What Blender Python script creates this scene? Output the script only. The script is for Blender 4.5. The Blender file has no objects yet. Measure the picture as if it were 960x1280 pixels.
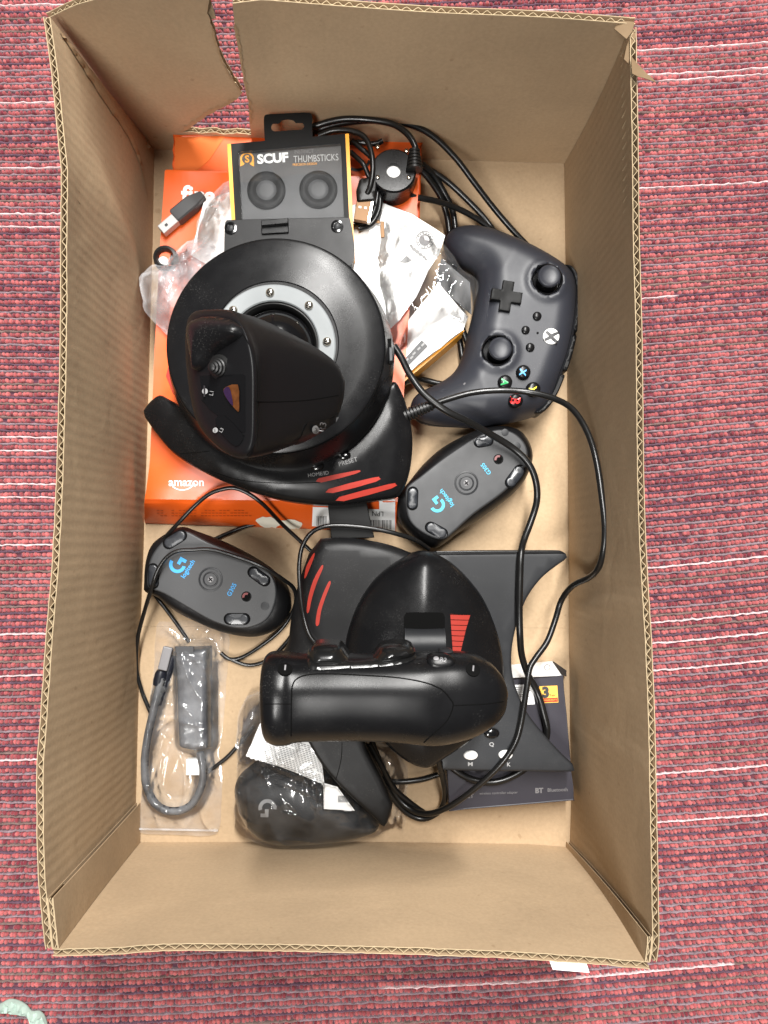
import bpy, math, random
import numpy as np
from mathutils import Vector, Matrix, geometry
from mathutils.bvhtree import BVHTree

random.seed(7)
rng = np.random.RandomState(7)
S = bpy.context.scene
COL = S.collection

# ------------------------------------------------------------------ camera, light, exposure
CAM_H = 0.64            # metres above the floor
FPX = 980.0             # focal length in pixels of a 960 x 1280 picture
NADIR = (464.0, 691.0)  # the spot of the picture that lies straight below the lens
cam_d = bpy.data.cameras.new('camera')
cam_d.sensor_fit = 'VERTICAL'
cam_d.sensor_height = 32.0
cam_d.lens = FPX / 1280.0 * 32.0
cam_d.clip_start = 0.01
cam_d.clip_end = 50.0
cam = bpy.data.objects.new('camera', cam_d)
COL.objects.link(cam)
_nd = Vector(((NADIR[0] - 480) / FPX, -(NADIR[1] - 640) / FPX, -1)).normalized()
CROT = _nd.rotation_difference(Vector((0, 0, -1))).to_matrix()
cam.matrix_world = Matrix.Translation((0, 0, CAM_H)) @ CROT.to_4x4()
S.camera = cam
S.view_settings.view_transform = 'Standard'
S.view_settings.look = 'None'
S.view_settings.exposure = 0.03
S.view_settings.gamma = 1.0
S.render.resolution_x, S.render.resolution_y = 768, 1024

W = bpy.data.worlds.new('World')
S.world = W
W.use_nodes = True
bgn = W.node_tree.nodes['Background']
bgn.inputs[0].default_value = (1.0, 0.97, 0.94, 1)
bgn.inputs[1].default_value = 0.07


def area(name, loc, target, sx, sy, power, col):
    l = bpy.data.lights.new(name, 'AREA')
    l.shape = 'RECTANGLE'
    l.size, l.size_y = sx, sy
    l.energy = power
    l.color = col
    o = bpy.data.objects.new(name, l)
    COL.objects.link(o)
    o.location = loc
    o.rotation_euler = (Vector(target) - Vector(loc)).to_track_quat('-Z', 'Y').to_euler()
    return o


area('ceiling_lamp', (0.17, 1.20, 2.1), (0.02, 0.05, 0), 0.17, 1.9, 158, (1.0, 0.98, 0.95))
area('ceiling_lamp', (-0.50, -1.10, 2.2), (0, 0.05, 0), 0.24, 0.9, 50, (1.0, 0.98, 0.95))

# ------------------------------------------------------------------ pixels <-> places


def ray_dir(px, py):
    return CROT @ Vector(((px - 480) / FPX, -(py - 640) / FPX, -1))


def P(px, py, z=0.0):
    d = ray_dir(px, py)
    t = (z - CAM_H) / d.z
    return Vector((d.x * t, d.y * t, z))


def xy(pts, z):
    return [tuple(P(a, b, z).xy) for a, b in pts]


def zp(ox, oy, s, pts):
    """points read off an enlarged crop -> picture pixels"""
    return [(ox + a / s, oy + b / s) for a, b in pts]


def mmpx(z):
    return (CAM_H - z) / FPX


def cast(bvh, px, py):
    d = ray_dir(px, py).normalized()
    loc, n, i, dist = bvh.ray_cast(Vector((0, 0, CAM_H)), d)
    if loc is None:
        return None, None
    if n.dot(d) > 0:
        n = -n
    return loc, n


def cr(pts, closed=False, n=6):
    """Catmull-Rom through tuples of any length"""
    a = [np.array(p, float) for p in pts]
    N = len(a)
    out = []
    rngk = range(N) if closed else range(N - 1)
    for i in rngk:
        if closed:
            p0, p1, p2, p3 = a[i - 1], a[i], a[(i + 1) % N], a[(i + 2) % N]
        else:
            p0, p1, p2, p3 = a[max(i - 1, 0)], a[i], a[i + 1], a[min(i + 2, N - 1)]
        for k in range(n):
            t = k / n
            out.append(0.5 * (2 * p1 + (p2 - p0) * t + (2 * p0 - 5 * p1 + 4 * p2 - p3) * t * t
                              + (3 * p1 - p0 - 3 * p2 + p3) * t ** 3))
    if not closed:
        out.append(a[-1])
    return [tuple(p) for p in out]


def resample(poly, step, closed=True):
    a = np.array(poly, float)
    if closed:
        a = np.vstack([a, a[:1]])
    L = np.r_[0, np.cumsum(np.linalg.norm(np.diff(a, axis=0), axis=1))]
    n = max(4, int(round(L[-1] / step)))
    s = np.linspace(0, L[-1], n + 1)
    out = np.stack([np.interp(s, L, a[:, k]) for k in range(a.shape[1])], 1)
    return out[:-1] if closed else out


def densify(poly, step):
    """keep the corners, add points between them"""
    out = []
    N = len(poly)
    for i in range(N):
        a, b = np.array(poly[i], float), np.array(poly[(i + 1) % N], float)
        k = max(1, int(math.ceil(np.linalg.norm(b - a) / step)))
        for j in range(k):
            out.append(tuple(a + (b - a) * j / k))
    return out


def poly_dist(pts, poly):
    p = np.asarray(pts, float)[:, None, :]
    a = np.asarray(poly, float)
    b = np.roll(a, -1, axis=0)
    ab = (b - a)[None]
    t = np.clip(((p - a[None]) * ab).sum(2) / np.maximum((ab ** 2).sum(2), 1e-18), 0, 1)
    return np.sqrt(((p - (a[None] + ab * t[..., None])) ** 2).sum(2)).min(1)


def inside(pts, poly):
    p = np.asarray(pts, float)
    a = np.asarray(poly, float)
    b = np.roll(a, -1, axis=0)
    r = np.zeros(len(p), bool)
    for (x1, y1), (x2, y2) in zip(a, b):
        if y1 == y2:
            continue
        c = ((y1 > p[:, 1]) != (y2 > p[:, 1])) & (p[:, 0] < (x2 - x1) * (p[:, 1] - y1) / (y2 - y1) + x1)
        r ^= c
    return r


def fil(d, R):
    return np.sqrt(np.clip(1 - (1 - np.clip(d / R, 0, 1)) ** 2, 0, 1))


def sstep(x):
    x = np.clip(x, 0, 1)
    return x * x * (3 - 2 * x)


# ------------------------------------------------------------------ mesh collector


class MB:
    def __init__(self):
        self.v, self.f, self.uv = [], [], None

    def add(self, vs, fs):
        o = len(self.v)
        self.v.extend([tuple(map(float, v)) for v in vs])
        self.f.extend([tuple(o + i for i in f) for f in fs])
        return self

    def bvh(self):
        return BVHTree.FromPolygons([Vector(v) for v in self.v], self.f)

    def box(self, c, size, ang=0.0, tilt=None):
        m = Matrix.Rotation(ang, 3, 'Z')
        if tilt is not None:
            m = tilt @ m
        h = [s / 2 for s in size]
        vs = [Vector(c) + m @ Vector((sx * h[0], sy * h[1], sz * h[2])) for sz in (-1, 1) for sy in (-1, 1) for sx in (-1, 1)]
        return self.add(vs, [(0, 2, 3, 1), (4, 5, 7, 6), (0, 1, 5, 4), (2, 6, 7, 3), (0, 4, 6, 2), (1, 3, 7, 5)])

    def prism(self, poly, z0, z1):
        n = len(poly)
        ar = sum(poly[i][0] * poly[(i + 1) % n][1] - poly[(i + 1) % n][0] * poly[i][1] for i in range(n))
        if ar < 0:
            poly = poly[::-1]
        z0f = z0 if callable(z0) else (lambda x, y: z0)
        z1f = z1 if callable(z1) else (lambda x, y: z1)
        vs = [(x, y, z0f(x, y)) for x, y in poly] + [(x, y, z1f(x, y)) for x, y in poly]
        fs = [tuple(range(n))[::-1], tuple(range(n, 2 * n))]
        fs += [(i, (i + 1) % n, n + (i + 1) % n, n + i) for i in range(n)]
        return self.add(vs, fs)

    def lathe(self, c, prof, seg=48, normal=(0, 0, 1), squash=(1, 1), spin=0.0):
        """prof: (r, h) pairs from the outside bottom to the top; capped where r is 0"""
        q = Vector((0, 0, 1)).rotation_difference(Vector(normal).normalized()).to_matrix()
        c = Vector(c)
        vs, rings = [], []
        for r, h in prof:
            if r <= 1e-9:
                rings.append([len(vs)])
                vs.append(c + q @ Vector((0, 0, h)))
            else:
                rings.append(list(range(len(vs), len(vs) + seg)))
                for k in range(seg):
                    a = 2 * math.pi * k / seg + spin
                    vs.append(c + q @ Vector((r * math.cos(a) * squash[0], r * math.sin(a) * squash[1], h)))
        fs = []
        for A, B in zip(rings, rings[1:]):
            if len(A) == 1 and len(B) == 1:
                continue
            for k in range(seg):
                k2 = (k + 1) % seg
                if len(A) == 1:
                    fs.append((A[0], B[k2], B[k]) if False else (B[k], A[0], B[k2])[::-1])
                elif len(B) == 1:
                    fs.append((A[k], A[k2], B[0]))
                else:
                    fs.append((A[k], A[k2], B[k2], B[k]))
        return self.add(vs, fs)

    def tube(self, pts, r, seg=10, cap=True):
        pts = [Vector(p) for p in pts]
        n = len(pts)
        rr = r if callable(r) else (lambda t: r)
        up = None
        vs = []
        for i, p in enumerate(pts):
            t = (pts[min(i + 1, n - 1)] - pts[max(i - 1, 0)])
            t = t.normalized() if t.length > 1e-12 else Vector((1, 0, 0))
            if up is None:
                up = t.orthogonal().normalized()
            up = (up - t * up.dot(t))
            up = up.normalized() if up.length > 1e-9 else t.orthogonal().normalized()
            w = t.cross(up)
            rad = rr(i / max(n - 1, 1))
            for k in range(seg):
                a = 2 * math.pi * k / seg
                vs.append(p + (up * math.cos(a) + w * math.sin(a)) * rad)
        fs = []
        for i in range(n - 1):
            for k in range(seg):
                a, b = i * seg + k, i * seg + (k + 1) % seg
                fs.append((a, b, b + seg, a + seg))
        if cap:
            fs.append(tuple(range(seg))[::-1])
            fs.append(tuple(range((n - 1) * seg, n * seg)))
        return self.add(vs, fs)

    def loft(self, rings, cap=True):
        n = len(rings[0])
        vs = [p for r in rings for p in r]
        fs = []
        for i in range(len(rings) - 1):
            for k in range(n):
                a, b = i * n + k, i * n + (k + 1) % n
                fs.append((a, b, b + n, a + n))
        if cap:
            fs.append(tuple(range(n))[::-1])
            fs.append(tuple(range((len(rings) - 1) * n, len(rings) * n)))
        return self.add(vs, fs)

    def build(self, name, mat, parent=None, smooth=40, bevel=0.0, bseg=2, sub=0):
        me = bpy.data.meshes.new(name)
        r = parent
        off = Vector((0, 0, 0))
        while r is not None:
            off += r.location
            r = r.parent
        vs = [(v[0] - off.x, v[1] - off.y, v[2] - off.z) for v in self.v]
        me.from_pydata(vs, [], self.f)
        mats = mat if isinstance(mat, (list, tuple)) else [mat]
        for m in mats:
            me.materials.append(m)
        me.polygons.foreach_set('use_smooth', [bool(smooth)] * len(me.polygons))
        if smooth:
            me.set_sharp_from_angle(angle=math.radians(smooth))
        if self.uv is not None:
            l = me.uv_layers.new(name='UVMap')
            idx = np.empty(len(me.loops), np.int32)
            me.loops.foreach_get('vertex_index', idx)
            l.data.foreach_set('uv', np.asarray(self.uv, np.float32)[idx].ravel())
        me.update()
        o = bpy.data.objects.new(name, me)
        COL.objects.link(o)
        if parent is not None:
            o.parent = parent
        if bevel:
            b = o.modifiers.new('bevel', 'BEVEL')
            b.width, b.segments, b.limit_method = bevel, bseg, 'ANGLE'
            b.angle_limit = math.radians(35)
        if sub:
            s = o.modifiers.new('sub', 'SUBSURF')
            s.levels = s.render_levels = sub
        return o


def fill(poly, step, inset=()):
    """triangles over a 2-D outline with inner points: (pts, tris, n_border, dist)"""
    poly = np.asarray(poly, float)
    n = len(poly)
    ar = (poly[:, 0] * np.roll(poly[:, 1], -1) - np.roll(poly[:, 0], -1) * poly[:, 1]).sum()
    if ar < 0:
        poly = poly[::-1]
    extra = []
    for d in inset:
        t = np.roll(poly, -1, 0) - np.roll(poly, 1, 0)
        t /= np.maximum(np.linalg.norm(t, axis=1, keepdims=True), 1e-12)
        q = poly + np.stack([-t[:, 1], t[:, 0]], 1) * d
        ok = inside(q, poly)
        q = q[ok]
        if len(q):
            q = q[poly_dist(q, poly) > d * 0.85]
            extra.append(q)
    if step:
        lo, hi = poly.min(0), poly.max(0)
        gx, gy = np.meshgrid(np.arange(lo[0] + step / 2, hi[0], step), np.arange(lo[1] + step / 2, hi[1], step))
        gx = gx + (np.arange(gx.shape[0]) % 2)[:, None] * step / 2
        g = np.stack([gx.ravel(), gy.ravel()], 1)
        g = g[inside(g, poly)] if len(g) else g
        if len(g):
            g = g[poly_dist(g, poly) > max([step * 0.45] + [x + step * 0.4 for x in inset])]
            extra.append(g)
    pts = np.vstack([poly] + extra)
    res = geometry.delaunay_2d_cdt([Vector(p) for p in pts], [(i, (i + 1) % n) for i in range(n)], [], 1, 1e-8)
    vs = np.array([tuple(v) for v in res[0]])
    tris = []
    for f in res[2]:
        a, b, c = f[0], f[1], f[2]
        s = (vs[b][0] - vs[a][0]) * (vs[c][1] - vs[a][1]) - (vs[b][1] - vs[a][1]) * (vs[c][0] - vs[a][0])
        tris.append(tuple(f) if s > 0 else tuple(f)[::-1])
    return vs, tris, n, poly_dist(vs, poly), poly


def pillow(mb, poly, zt, zb, step=0.004, inset=()):
    """closed solid: top zt(x, y, d), bottom zb(x, y, d) over the outline"""
    vs, tris, n, d, pl = fill(poly, step, inset)
    x, y = vs[:, 0], vs[:, 1]
    T = zt(x, y, d) if callable(zt) else np.full(len(x), zt)
    B = zb(x, y, d) if callable(zb) else np.full(len(x), zb)
    N = len(vs)
    V = [(a, b, c) for a, b, c in zip(x, y, T)] + [(a, b, c) for a, b, c in zip(x, y, B)]
    F = list(tris) + [tuple(N + i for i in t[::-1]) for t in tris]
    F += [(i, N + i, N + (i + 1) % n, (i + 1) % n)[::-1] for i in range(n)]
    F = [tuple(f) for f in F]
    return mb.add(V, F)


def sheet(mb, poly, z, step=0.004, inset=()):
    vs, tris, n, d, pl = fill(poly, step, inset)
    T = z(vs[:, 0], vs[:, 1], d) if callable(z) else np.full(len(vs), z)
    return mb.add([(a, b, c) for a, b, c in zip(vs[:, 0], vs[:, 1], T)], tris)


def decal(mb, bvh, poly_px, lift=0.0003, step=6, thick=0.0):
    """a thin printed or moulded patch lying on a surface; its outline is in picture pixels"""
    pts = densify(poly_px, step) if step else poly_px
    vs, tris, n, d, pl = fill([(p[0], -p[1]) for p in pts], step)
    out, last = [], None
    lf = lift(d) if callable(lift) else np.full(len(vs), lift)
    for (a, b), lift in zip(vs, lf):
        lift = float(lift)
        loc, nn = cast(bvh, a, -b)
        if loc is None:
            loc, nn = (P(a, -b, last.z - lift), Vector((0, 0, 1))) if last is not None else (None, None)
        q = None if loc is None else loc + nn * lift
        out.append(q)
        last = q or last
    ok = [q for q in out if q is not None]
    if not ok:
        return mb
    out = [q if q is not None else P(vs[i][0], -vs[i][1], ok[0].z) for i, q in enumerate(out)]
    return mb.add(out, tris)


def line_on(bvh, pts_px, lift=0.0, n=8):
    out = []
    for a, b in cr(pts_px, False, n):
        loc, nn = cast(bvh, a, b)
        if loc is not None:
            out.append(loc + nn * lift)
    return out


_text_cache = {}


def text_mesh(s, bold=0.0):
    k = (s, bold)
    if k not in _text_cache:
        c = bpy.data.curves.new('lettering', 'FONT')
        c.body, c.size, c.align_x, c.align_y = s, 1.0, 'CENTER', 'CENTER'
        c.offset = bold
        c.resolution_u = 3
        o = bpy.data.objects.new('lettering', c)
        COL.objects.link(o)
        dg = bpy.context.evaluated_depsgraph_get()
        me = bpy.data.meshes.new_from_object(o.evaluated_get(dg))
        v = np.array([tuple(q.co.xy) for q in me.vertices])
        f = [tuple(p.vertices) for p in me.polygons]
        bpy.data.objects.remove(o)
        bpy.data.curves.remove(c)
        bpy.data.meshes.remove(me)
        lo, hi = v.min(0), v.max(0)
        v = v - (lo + hi) / 2
        _text_cache[k] = (v, f, hi - lo)
    return _text_cache[k]


def put2d(mb, bvh, v, f, c, ang, lift):
    """2-D points (picture pixels, y up) turned by ang and laid on a surface round pixel c"""
    a = math.radians(ang)
    out, last = [], None
    for u, w in v:
        px = c[0] + u * math.cos(a) - w * math.sin(a)
        py = c[1] - (u * math.sin(a) + w * math.cos(a))
        loc, nn = cast(bvh, px, py)
        if loc is None:
            loc, nn = P(px, py, last.z - lift if last is not None else 0.04), Vector((0, 0, 1))
        last = loc + nn * lift
        out.append(last)
    return mb.add(out, f)


def lettering(s, bvh, c, width, ang, mat, parent, name='lettering', bold=0.0, lift=0.0004, height=None, mb=None):
    v, f, ext = text_mesh(s, bold)
    sx = width / ext[0]
    sy = height / ext[1] if height else sx
    m = mb or MB()
    put2d(m, bvh, v * np.array([sx, sy]), f, c, ang, lift)
    if mb is None:
        return m.build(name, mat, parent, smooth=0)


def arc_poly(r0, r1, a0, a1, n=24):
    o = [(r1 * math.cos(math.radians(a0 + (a1 - a0) * i / n)), r1 * math.sin(math.radians(a0 + (a1 - a0) * i / n))) for i in range(n + 1)]
    i_ = [(r0 * math.cos(math.radians(a0 + (a1 - a0) * i / n)), r0 * math.sin(math.radians(a0 + (a1 - a0) * i / n))) for i in range(n + 1)]
    v = o + i_
    f = [(k, k + 1, n + 2 + k, n + 1 + k) for k in range(n)]
    return v, f


def g_logo(mb, bvh, c, r, ang, lift=0.0004):
    v, f = arc_poly(0.60 * r, r, 84, 286, 26)
    put2d(mb, bvh, v, f, c, ang, lift)
    q = [(0.10, 0.14), (1.0, 0.14), (1.0, -0.72), (0.60, -0.72), (0.60, -0.26), (0.10, -0.26)]
    put2d(mb, bvh, [(a * r, b * r) for a, b in q], [(0, 5, 4, 1), (1, 4, 3, 2)], c, ang, lift * 1.2)


# ------------------------------------------------------------------ materials


def mat(name, base, rough=0.5, metal=0.0, bump=None, vary=0.0, vscale=40.0, spec=0.5, coat=0.0, rvary=0.0, sheen=0.0, dust=0.0):
    m = bpy.data.materials.new(name)
    m.use_nodes = True
    nt = m.node_tree
    b = nt.nodes['Principled BSDF']
    b.inputs['Base Color'].default_value = (*base, 1)
    b.inputs['Roughness'].default_value = rough
    b.inputs['Metallic'].default_value = metal
    b.inputs['Specular IOR Level'].default_value = spec
    b.inputs['Coat Weight'].default_value = coat
    b.inputs['Coat Roughness'].default_value = 0.12
    tc = nt.nodes.new('ShaderNodeTexCoord')
    if vary or rvary:
        n = nt.nodes.new('ShaderNodeTexNoise')
        n.inputs['Scale'].default_value = vscale
        n.inputs['Detail'].default_value = 6
        n.inputs['Roughness'].default_value = 0.65
        nt.links.new(tc.outputs['Object'], n.inputs['Vector'])
        if vary:
            mx = nt.nodes.new('ShaderNodeMix')
            mx.data_type = 'RGBA'
            mx.inputs[6].default_value = (*[c * (1 - vary) for c in base], 1)
            mx.inputs[7].default_value = (*[min(1, c * (1 + vary)) for c in base], 1)
            nt.links.new(n.outputs['Fac'], mx.inputs[0])
            nt.links.new(mx.outputs[2], b.inputs['Base Color'])
        if rvary:
            mr = nt.nodes.new('ShaderNodeMapRange')
            mr.inputs[1].default_value, mr.inputs[2].default_value = 0.3, 0.7
            mr.inputs[3].default_value, mr.inputs[4].default_value = max(0.02, rough - rvary), rough + rvary
            nt.links.new(n.outputs['Fac'], mr.inputs[0])
            nt.links.new(mr.outputs[0], b.inputs['Roughness'])
    if dust:
        # pale lint and dust grains, gathered in patches
        dn = nt.nodes.new('ShaderNodeTexNoise')
        dn.inputs['Scale'].default_value = 1100
        dn.inputs['Detail'].default_value = 1
        dp = nt.nodes.new('ShaderNodeTexNoise')
        dp.inputs['Scale'].default_value = 45
        dp.inputs['Detail'].default_value = 5
        for q in (dn, dp):
            nt.links.new(tc.outputs['Object'], q.inputs['Vector'])
        a1 = nt.nodes.new('ShaderNodeMapRange')
        a1.inputs[1].default_value, a1.inputs[2].default_value = 0.60, 0.74
        nt.links.new(dn.outputs['Fac'], a1.inputs[0])
        a2 = nt.nodes.new('ShaderNodeMapRange')
        a2.inputs[1].default_value, a2.inputs[2].default_value = 0.48, 0.70
        nt.links.new(dp.outputs['Fac'], a2.inputs[0])
        a3 = nt.nodes.new('ShaderNodeMath')
        a3.operation = 'MULTIPLY'
        nt.links.new(a1.outputs[0], a3.inputs[0])
        nt.links.new(a2.outputs[0], a3.inputs[1])
        a4 = nt.nodes.new('ShaderNodeMath')
        a4.operation = 'MULTIPLY_ADD'
        nt.links.new(a2.outputs[0], a4.inputs[0])
        a4.inputs[1].default_value = 0.05 * dust
        a5 = nt.nodes.new('ShaderNodeMath')
        a5.operation = 'MULTIPLY'
        nt.links.new(a3.outputs[0], a5.inputs[0])
        a5.inputs[1].default_value = dust
        nt.links.new(a5.outputs[0], a4.inputs[2])
        mx = nt.nodes.new('ShaderNodeMix')
        mx.data_type = 'RGBA'
        mx.inputs[7].default_value = (0.16, 0.155, 0.145, 1)
        mx.inputs[6].default_value = (*base, 1)
        if b.inputs['Base Color'].is_linked:
            nt.links.new(b.inputs['Base Color'].links[0].from_socket, mx.inputs[6])
        nt.links.new(a4.outputs[0], mx.inputs[0])
        nt.links.new(mx.outputs[2], b.inputs['Base Color'])
    if bump:
        n2 = nt.nodes.new('ShaderNodeTexNoise')
        n2.inputs['Scale'].default_value = bump[0]
        n2.inputs['Detail'].default_value = 3
        nt.links.new(tc.outputs['Object'], n2.inputs['Vector'])
        bp = nt.nodes.new('ShaderNodeBump')
        bp.inputs['Strength'].default_value = bump[1]
        bp.inputs['Distance'].default_value = bump[2] if len(bump) > 2 else 0.0004
        nt.links.new(n2.outputs['Fac'], bp.inputs['Height'])
        nt.links.new(bp.outputs[0], b.inputs['Normal'])
    return m


def film(name, milk=0.06, rough=0.12, tint=(1, 1, 1), gloss=1.0):
    m = bpy.data.materials.new(name)
    m.use_nodes = True
    nt = m.node_tree
    for n in list(nt.nodes):
        nt.nodes.remove(n)
    out = nt.nodes.new('ShaderNodeOutputMaterial')
    tr = nt.nodes.new('ShaderNodeBsdfTransparent')
    tr.inputs[0].default_value = (*[0.97 * c for c in tint], 1)
    gl = nt.nodes.new('ShaderNodeBsdfGlossy')
    gl.inputs['Roughness'].default_value = rough
    gl.inputs[0].default_value = (gloss, gloss, gloss, 1)
    fr = nt.nodes.new('ShaderNodeFresnel')
    fr.inputs[0].default_value = 1.5
    df = nt.nodes.new('ShaderNodeBsdfDiffuse')
    df.inputs[0].default_value = (0.85, 0.87, 0.9, 1)
    m1 = nt.nodes.new('ShaderNodeMixShader')
    nt.links.new(fr.outputs[0], m1.inputs[0])
    nt.links.new(tr.outputs[0], m1.inputs[1])
    nt.links.new(gl.outputs[0], m1.inputs[2])
    m2 = nt.nodes.new('ShaderNodeMixShader')
    tc = nt.nodes.new('ShaderNodeTexCoord')
    ns = nt.nodes.new('ShaderNodeTexNoise')
    ns.inputs['Scale'].default_value = 60
    ns.inputs['Detail'].default_value = 4
    nt.links.new(tc.outputs['Object'], ns.inputs['Vector'])
    mr = nt.nodes.new('ShaderNodeMapRange')
    mr.inputs[1].default_value, mr.inputs[2].default_value = 0.3, 0.75
    mr.inputs[3].default_value, mr.inputs[4].default_value = milk * 0.4, milk * 1.8
    nt.links.new(ns.outputs['Fac'], mr.inputs[0])
    nt.links.new(mr.outputs[0], m2.inputs[0])
    nt.links.new(m1.outputs[0], m2.inputs[1])
    nt.links.new(df.outputs[0], m2.inputs[2])
    nt.links.new(m2.outputs[0], out.inputs[0])
    return m


def cardboard(name, base, wash=0.0, pitch=0.0069, rough=0.85):
    m = bpy.data.materials.new(name)
    m.use_nodes = True
    nt = m.node_tree
    N, L = nt.nodes.new, nt.links.new
    b = nt.nodes['Principled BSDF']
    b.inputs['Roughness'].default_value = rough
    b.inputs['Specular IOR Level'].default_value = 0.25
    tc = N('ShaderNodeTexCoord')
    mp = N('ShaderNodeMapping')
    mp.inputs['Scale'].default_value = (1, 1, 1)
    L(tc.outputs['Object'], mp.inputs['Vector'])
    n1 = N('ShaderNodeTexNoise')
    n1.inputs['Scale'].default_value = 9
    n1.inputs['Detail'].default_value = 4
    n2 = N('ShaderNodeTexNoise')
    n2.inputs['Scale'].default_value = 420
    n2.inputs['Detail'].default_value = 3
    n3 = N('ShaderNodeTexNoise')
    n3.inputs['Scale'].default_value = 1500
    for n in (n1, n2, n3):
        L(mp.outputs[0], n.inputs['Vector'])
    r1 = N('ShaderNodeValToRGB')
    r1.color_ramp.elements[0].position, r1.color_ramp.elements[1].position = 0.3, 0.72
    r1.color_ramp.elements[0].color = (*[c * 0.84 for c in base], 1)
    r1.color_ramp.elements[1].color = (*[c * 1.08 for c in base], 1)
    L(n1.outputs['Fac'], r1.inputs[0])
    r2 = N('ShaderNodeValToRGB')
    r2.color_ramp.elements[0].position, r2.color_ramp.elements[1].position = 0.25, 0.75
    r2.color_ramp.elements[0].color = (0.92, 0.915, 0.90, 1)
    r2.color_ramp.elements[1].color = (1.05, 1.05, 1.05, 1)
    L(n2.outputs['Fac'], r2.inputs[0])
    mx = N('ShaderNodeMix')
    mx.data_type, mx.blend_type = 'RGBA', 'MULTIPLY'
    mx.inputs[0].default_value = 1
    L(r1.outputs[0], mx.inputs[6])
    L(r2.outputs[0], mx.inputs[7])
    # scattered dark fibres and scuffs
    sp = N('ShaderNodeTexNoise')
    sp.inputs['Scale'].default_value = 150
    sp.inputs['Detail'].default_value = 1
    L(mp.outputs[0], sp.inputs['Vector'])
    rs = N('ShaderNodeValToRGB')
    rs.color_ramp.elements[0].position, rs.color_ramp.elements[1].position = 0.74, 0.80
    rs.color_ramp.elements[0].color = (1, 1, 1, 1)
    rs.color_ramp.elements[1].color = (0.84, 0.81, 0.78, 1)
    L(sp.outputs['Fac'], rs.inputs[0])
    mx2 = N('ShaderNodeMix')
    mx2.data_type, mx2.blend_type = 'RGBA', 'MULTIPLY'
    mx2.inputs[0].default_value = 1
    L(mx.outputs[2], mx2.inputs[6])
    L(rs.outputs[0], mx2.inputs[7])
    L(mx2.outputs[2], b.inputs['Base Color'])
    bp = N('ShaderNodeBump')
    bp.inputs['Strength'].default_value = 0.25
    bp.inputs['Distance'].default_value = 0.0003
    L(n3.outputs['Fac'], bp.inputs['Height'])
    # shallow dents and handling creases
    dz = N('ShaderNodeTexNoise')
    dz.inputs['Scale'].default_value = 22
    dz.inputs['Detail'].default_value = 5
    dz.inputs['Distortion'].default_value = 0.6
    L(mp.outputs[0], dz.inputs['Vector'])
    bd = N('ShaderNodeBump')
    bd.inputs['Strength'].default_value = 0.22
    bd.inputs['Distance'].default_value = 0.004
    L(dz.outputs['Fac'], bd.inputs['Height'])
    L(bp.outputs[0], bd.inputs['Normal'])
    bp = bd
    last = bp
    if wash:
        sx = N('ShaderNodeSeparateXYZ')
        L(tc.outputs['UV'], sx.inputs[0])
        nw = N('ShaderNodeTexNoise')
        nw.inputs['Scale'].default_value = 12
        L(tc.outputs['UV'], nw.inputs['Vector'])
        ad = N('ShaderNodeMath')
        ad.operation = 'MULTIPLY_ADD'
        L(nw.outputs['Fac'], ad.inputs[0])
        ad.inputs[1].default_value = 0.004
        L(sx.outputs[0], ad.inputs[2])
        mu = N('ShaderNodeMath')
        mu.operation = 'MULTIPLY'
        mu.inputs[1].default_value = 2 * math.pi / pitch
        L(ad.outputs[0], mu.inputs[0])
        sn = N('ShaderNodeMath')
        sn.operation = 'SINE'
        L(mu.outputs[0], sn.inputs[0])
        am = N('ShaderNodeMath')
        am.operation = 'MULTIPLY'
        L(sn.outputs[0], am.inputs[0])
        nz = N('ShaderNodeTexNoise')
        nz.inputs['Scale'].default_value = 7
        L(tc.outputs['UV'], nz.inputs['Vector'])
        mr = N('ShaderNodeMapRange')
        mr.inputs[1].default_value, mr.inputs[2].default_value = 0.35, 0.65
        mr.inputs[3].default_value, mr.inputs[4].default_value = 0.3, 1.0
        L(nz.outputs['Fac'], mr.inputs[0])
        L(mr.outputs[0], am.inputs[1])
        b2 = N('ShaderNodeBump')
        b2.inputs['Strength'].default_value = wash
        b2.inputs['Distance'].default_value = 0.0006
        L(am.outputs[0], b2.inputs['Height'])
        L(bp.outputs[0], b2.inputs['Normal'])
        last = b2
    L(last.outputs[0], b.inputs['Normal'])
    return m


M = {}
KR = (0.435, 0.316, 0.198)
M['card'] = cardboard('cardboard_inside', KR, 0.0)
M['card_wash'] = cardboard('cardboard_washboard', KR, 0.11)
M['card_faint'] = cardboard('cardboard_faint_washboard', KR, 0.05)
M['card_edge'] = cardboard('cardboard_cut_edge', (0.40, 0.31, 0.195), 0.0)
M['card_torn'] = cardboard('cardboard_torn_layer', (0.40, 0.275, 0.16), 0.0)
M['tape'] = mat('paper_tape', (0.15, 0.10, 0.055), 0.6, vary=0.25, vscale=120, spec=0.1)
M['black'] = mat('black_satin_plastic', (0.005, 0.005, 0.0055), 0.28, bump=(2600, 0.10, 0.0002), rvary=0.05, vscale=30, spec=0.22, vary=0.2, dust=0.17)
M['black_matte'] = mat('black_matte_plastic', (0.006, 0.006, 0.0065), 0.42, bump=(2600, 0.15, 0.0002), rvary=0.06, vscale=25, spec=0.20, dust=0.2)
M['black_gloss'] = mat('black_gloss_plastic', (0.004, 0.004, 0.0045), 0.14, rvary=0.05, vscale=60, spec=0.45)
M['rubber'] = mat('black_rubber', (0.006, 0.006, 0.006), 0.42, bump=(900, 0.1, 0.0003), spec=0.4)
M['groove'] = mat('dark_seam', (0.002, 0.002, 0.002), 0.8, spec=0.08)
M['pad'] = mat('charcoal_controller_shell', (0.019, 0.0205, 0.027), 0.45, bump=(3000, 0.12, 0.0002), rvary=0.05, vscale=25, spec=0.42, dust=0.2)
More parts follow.
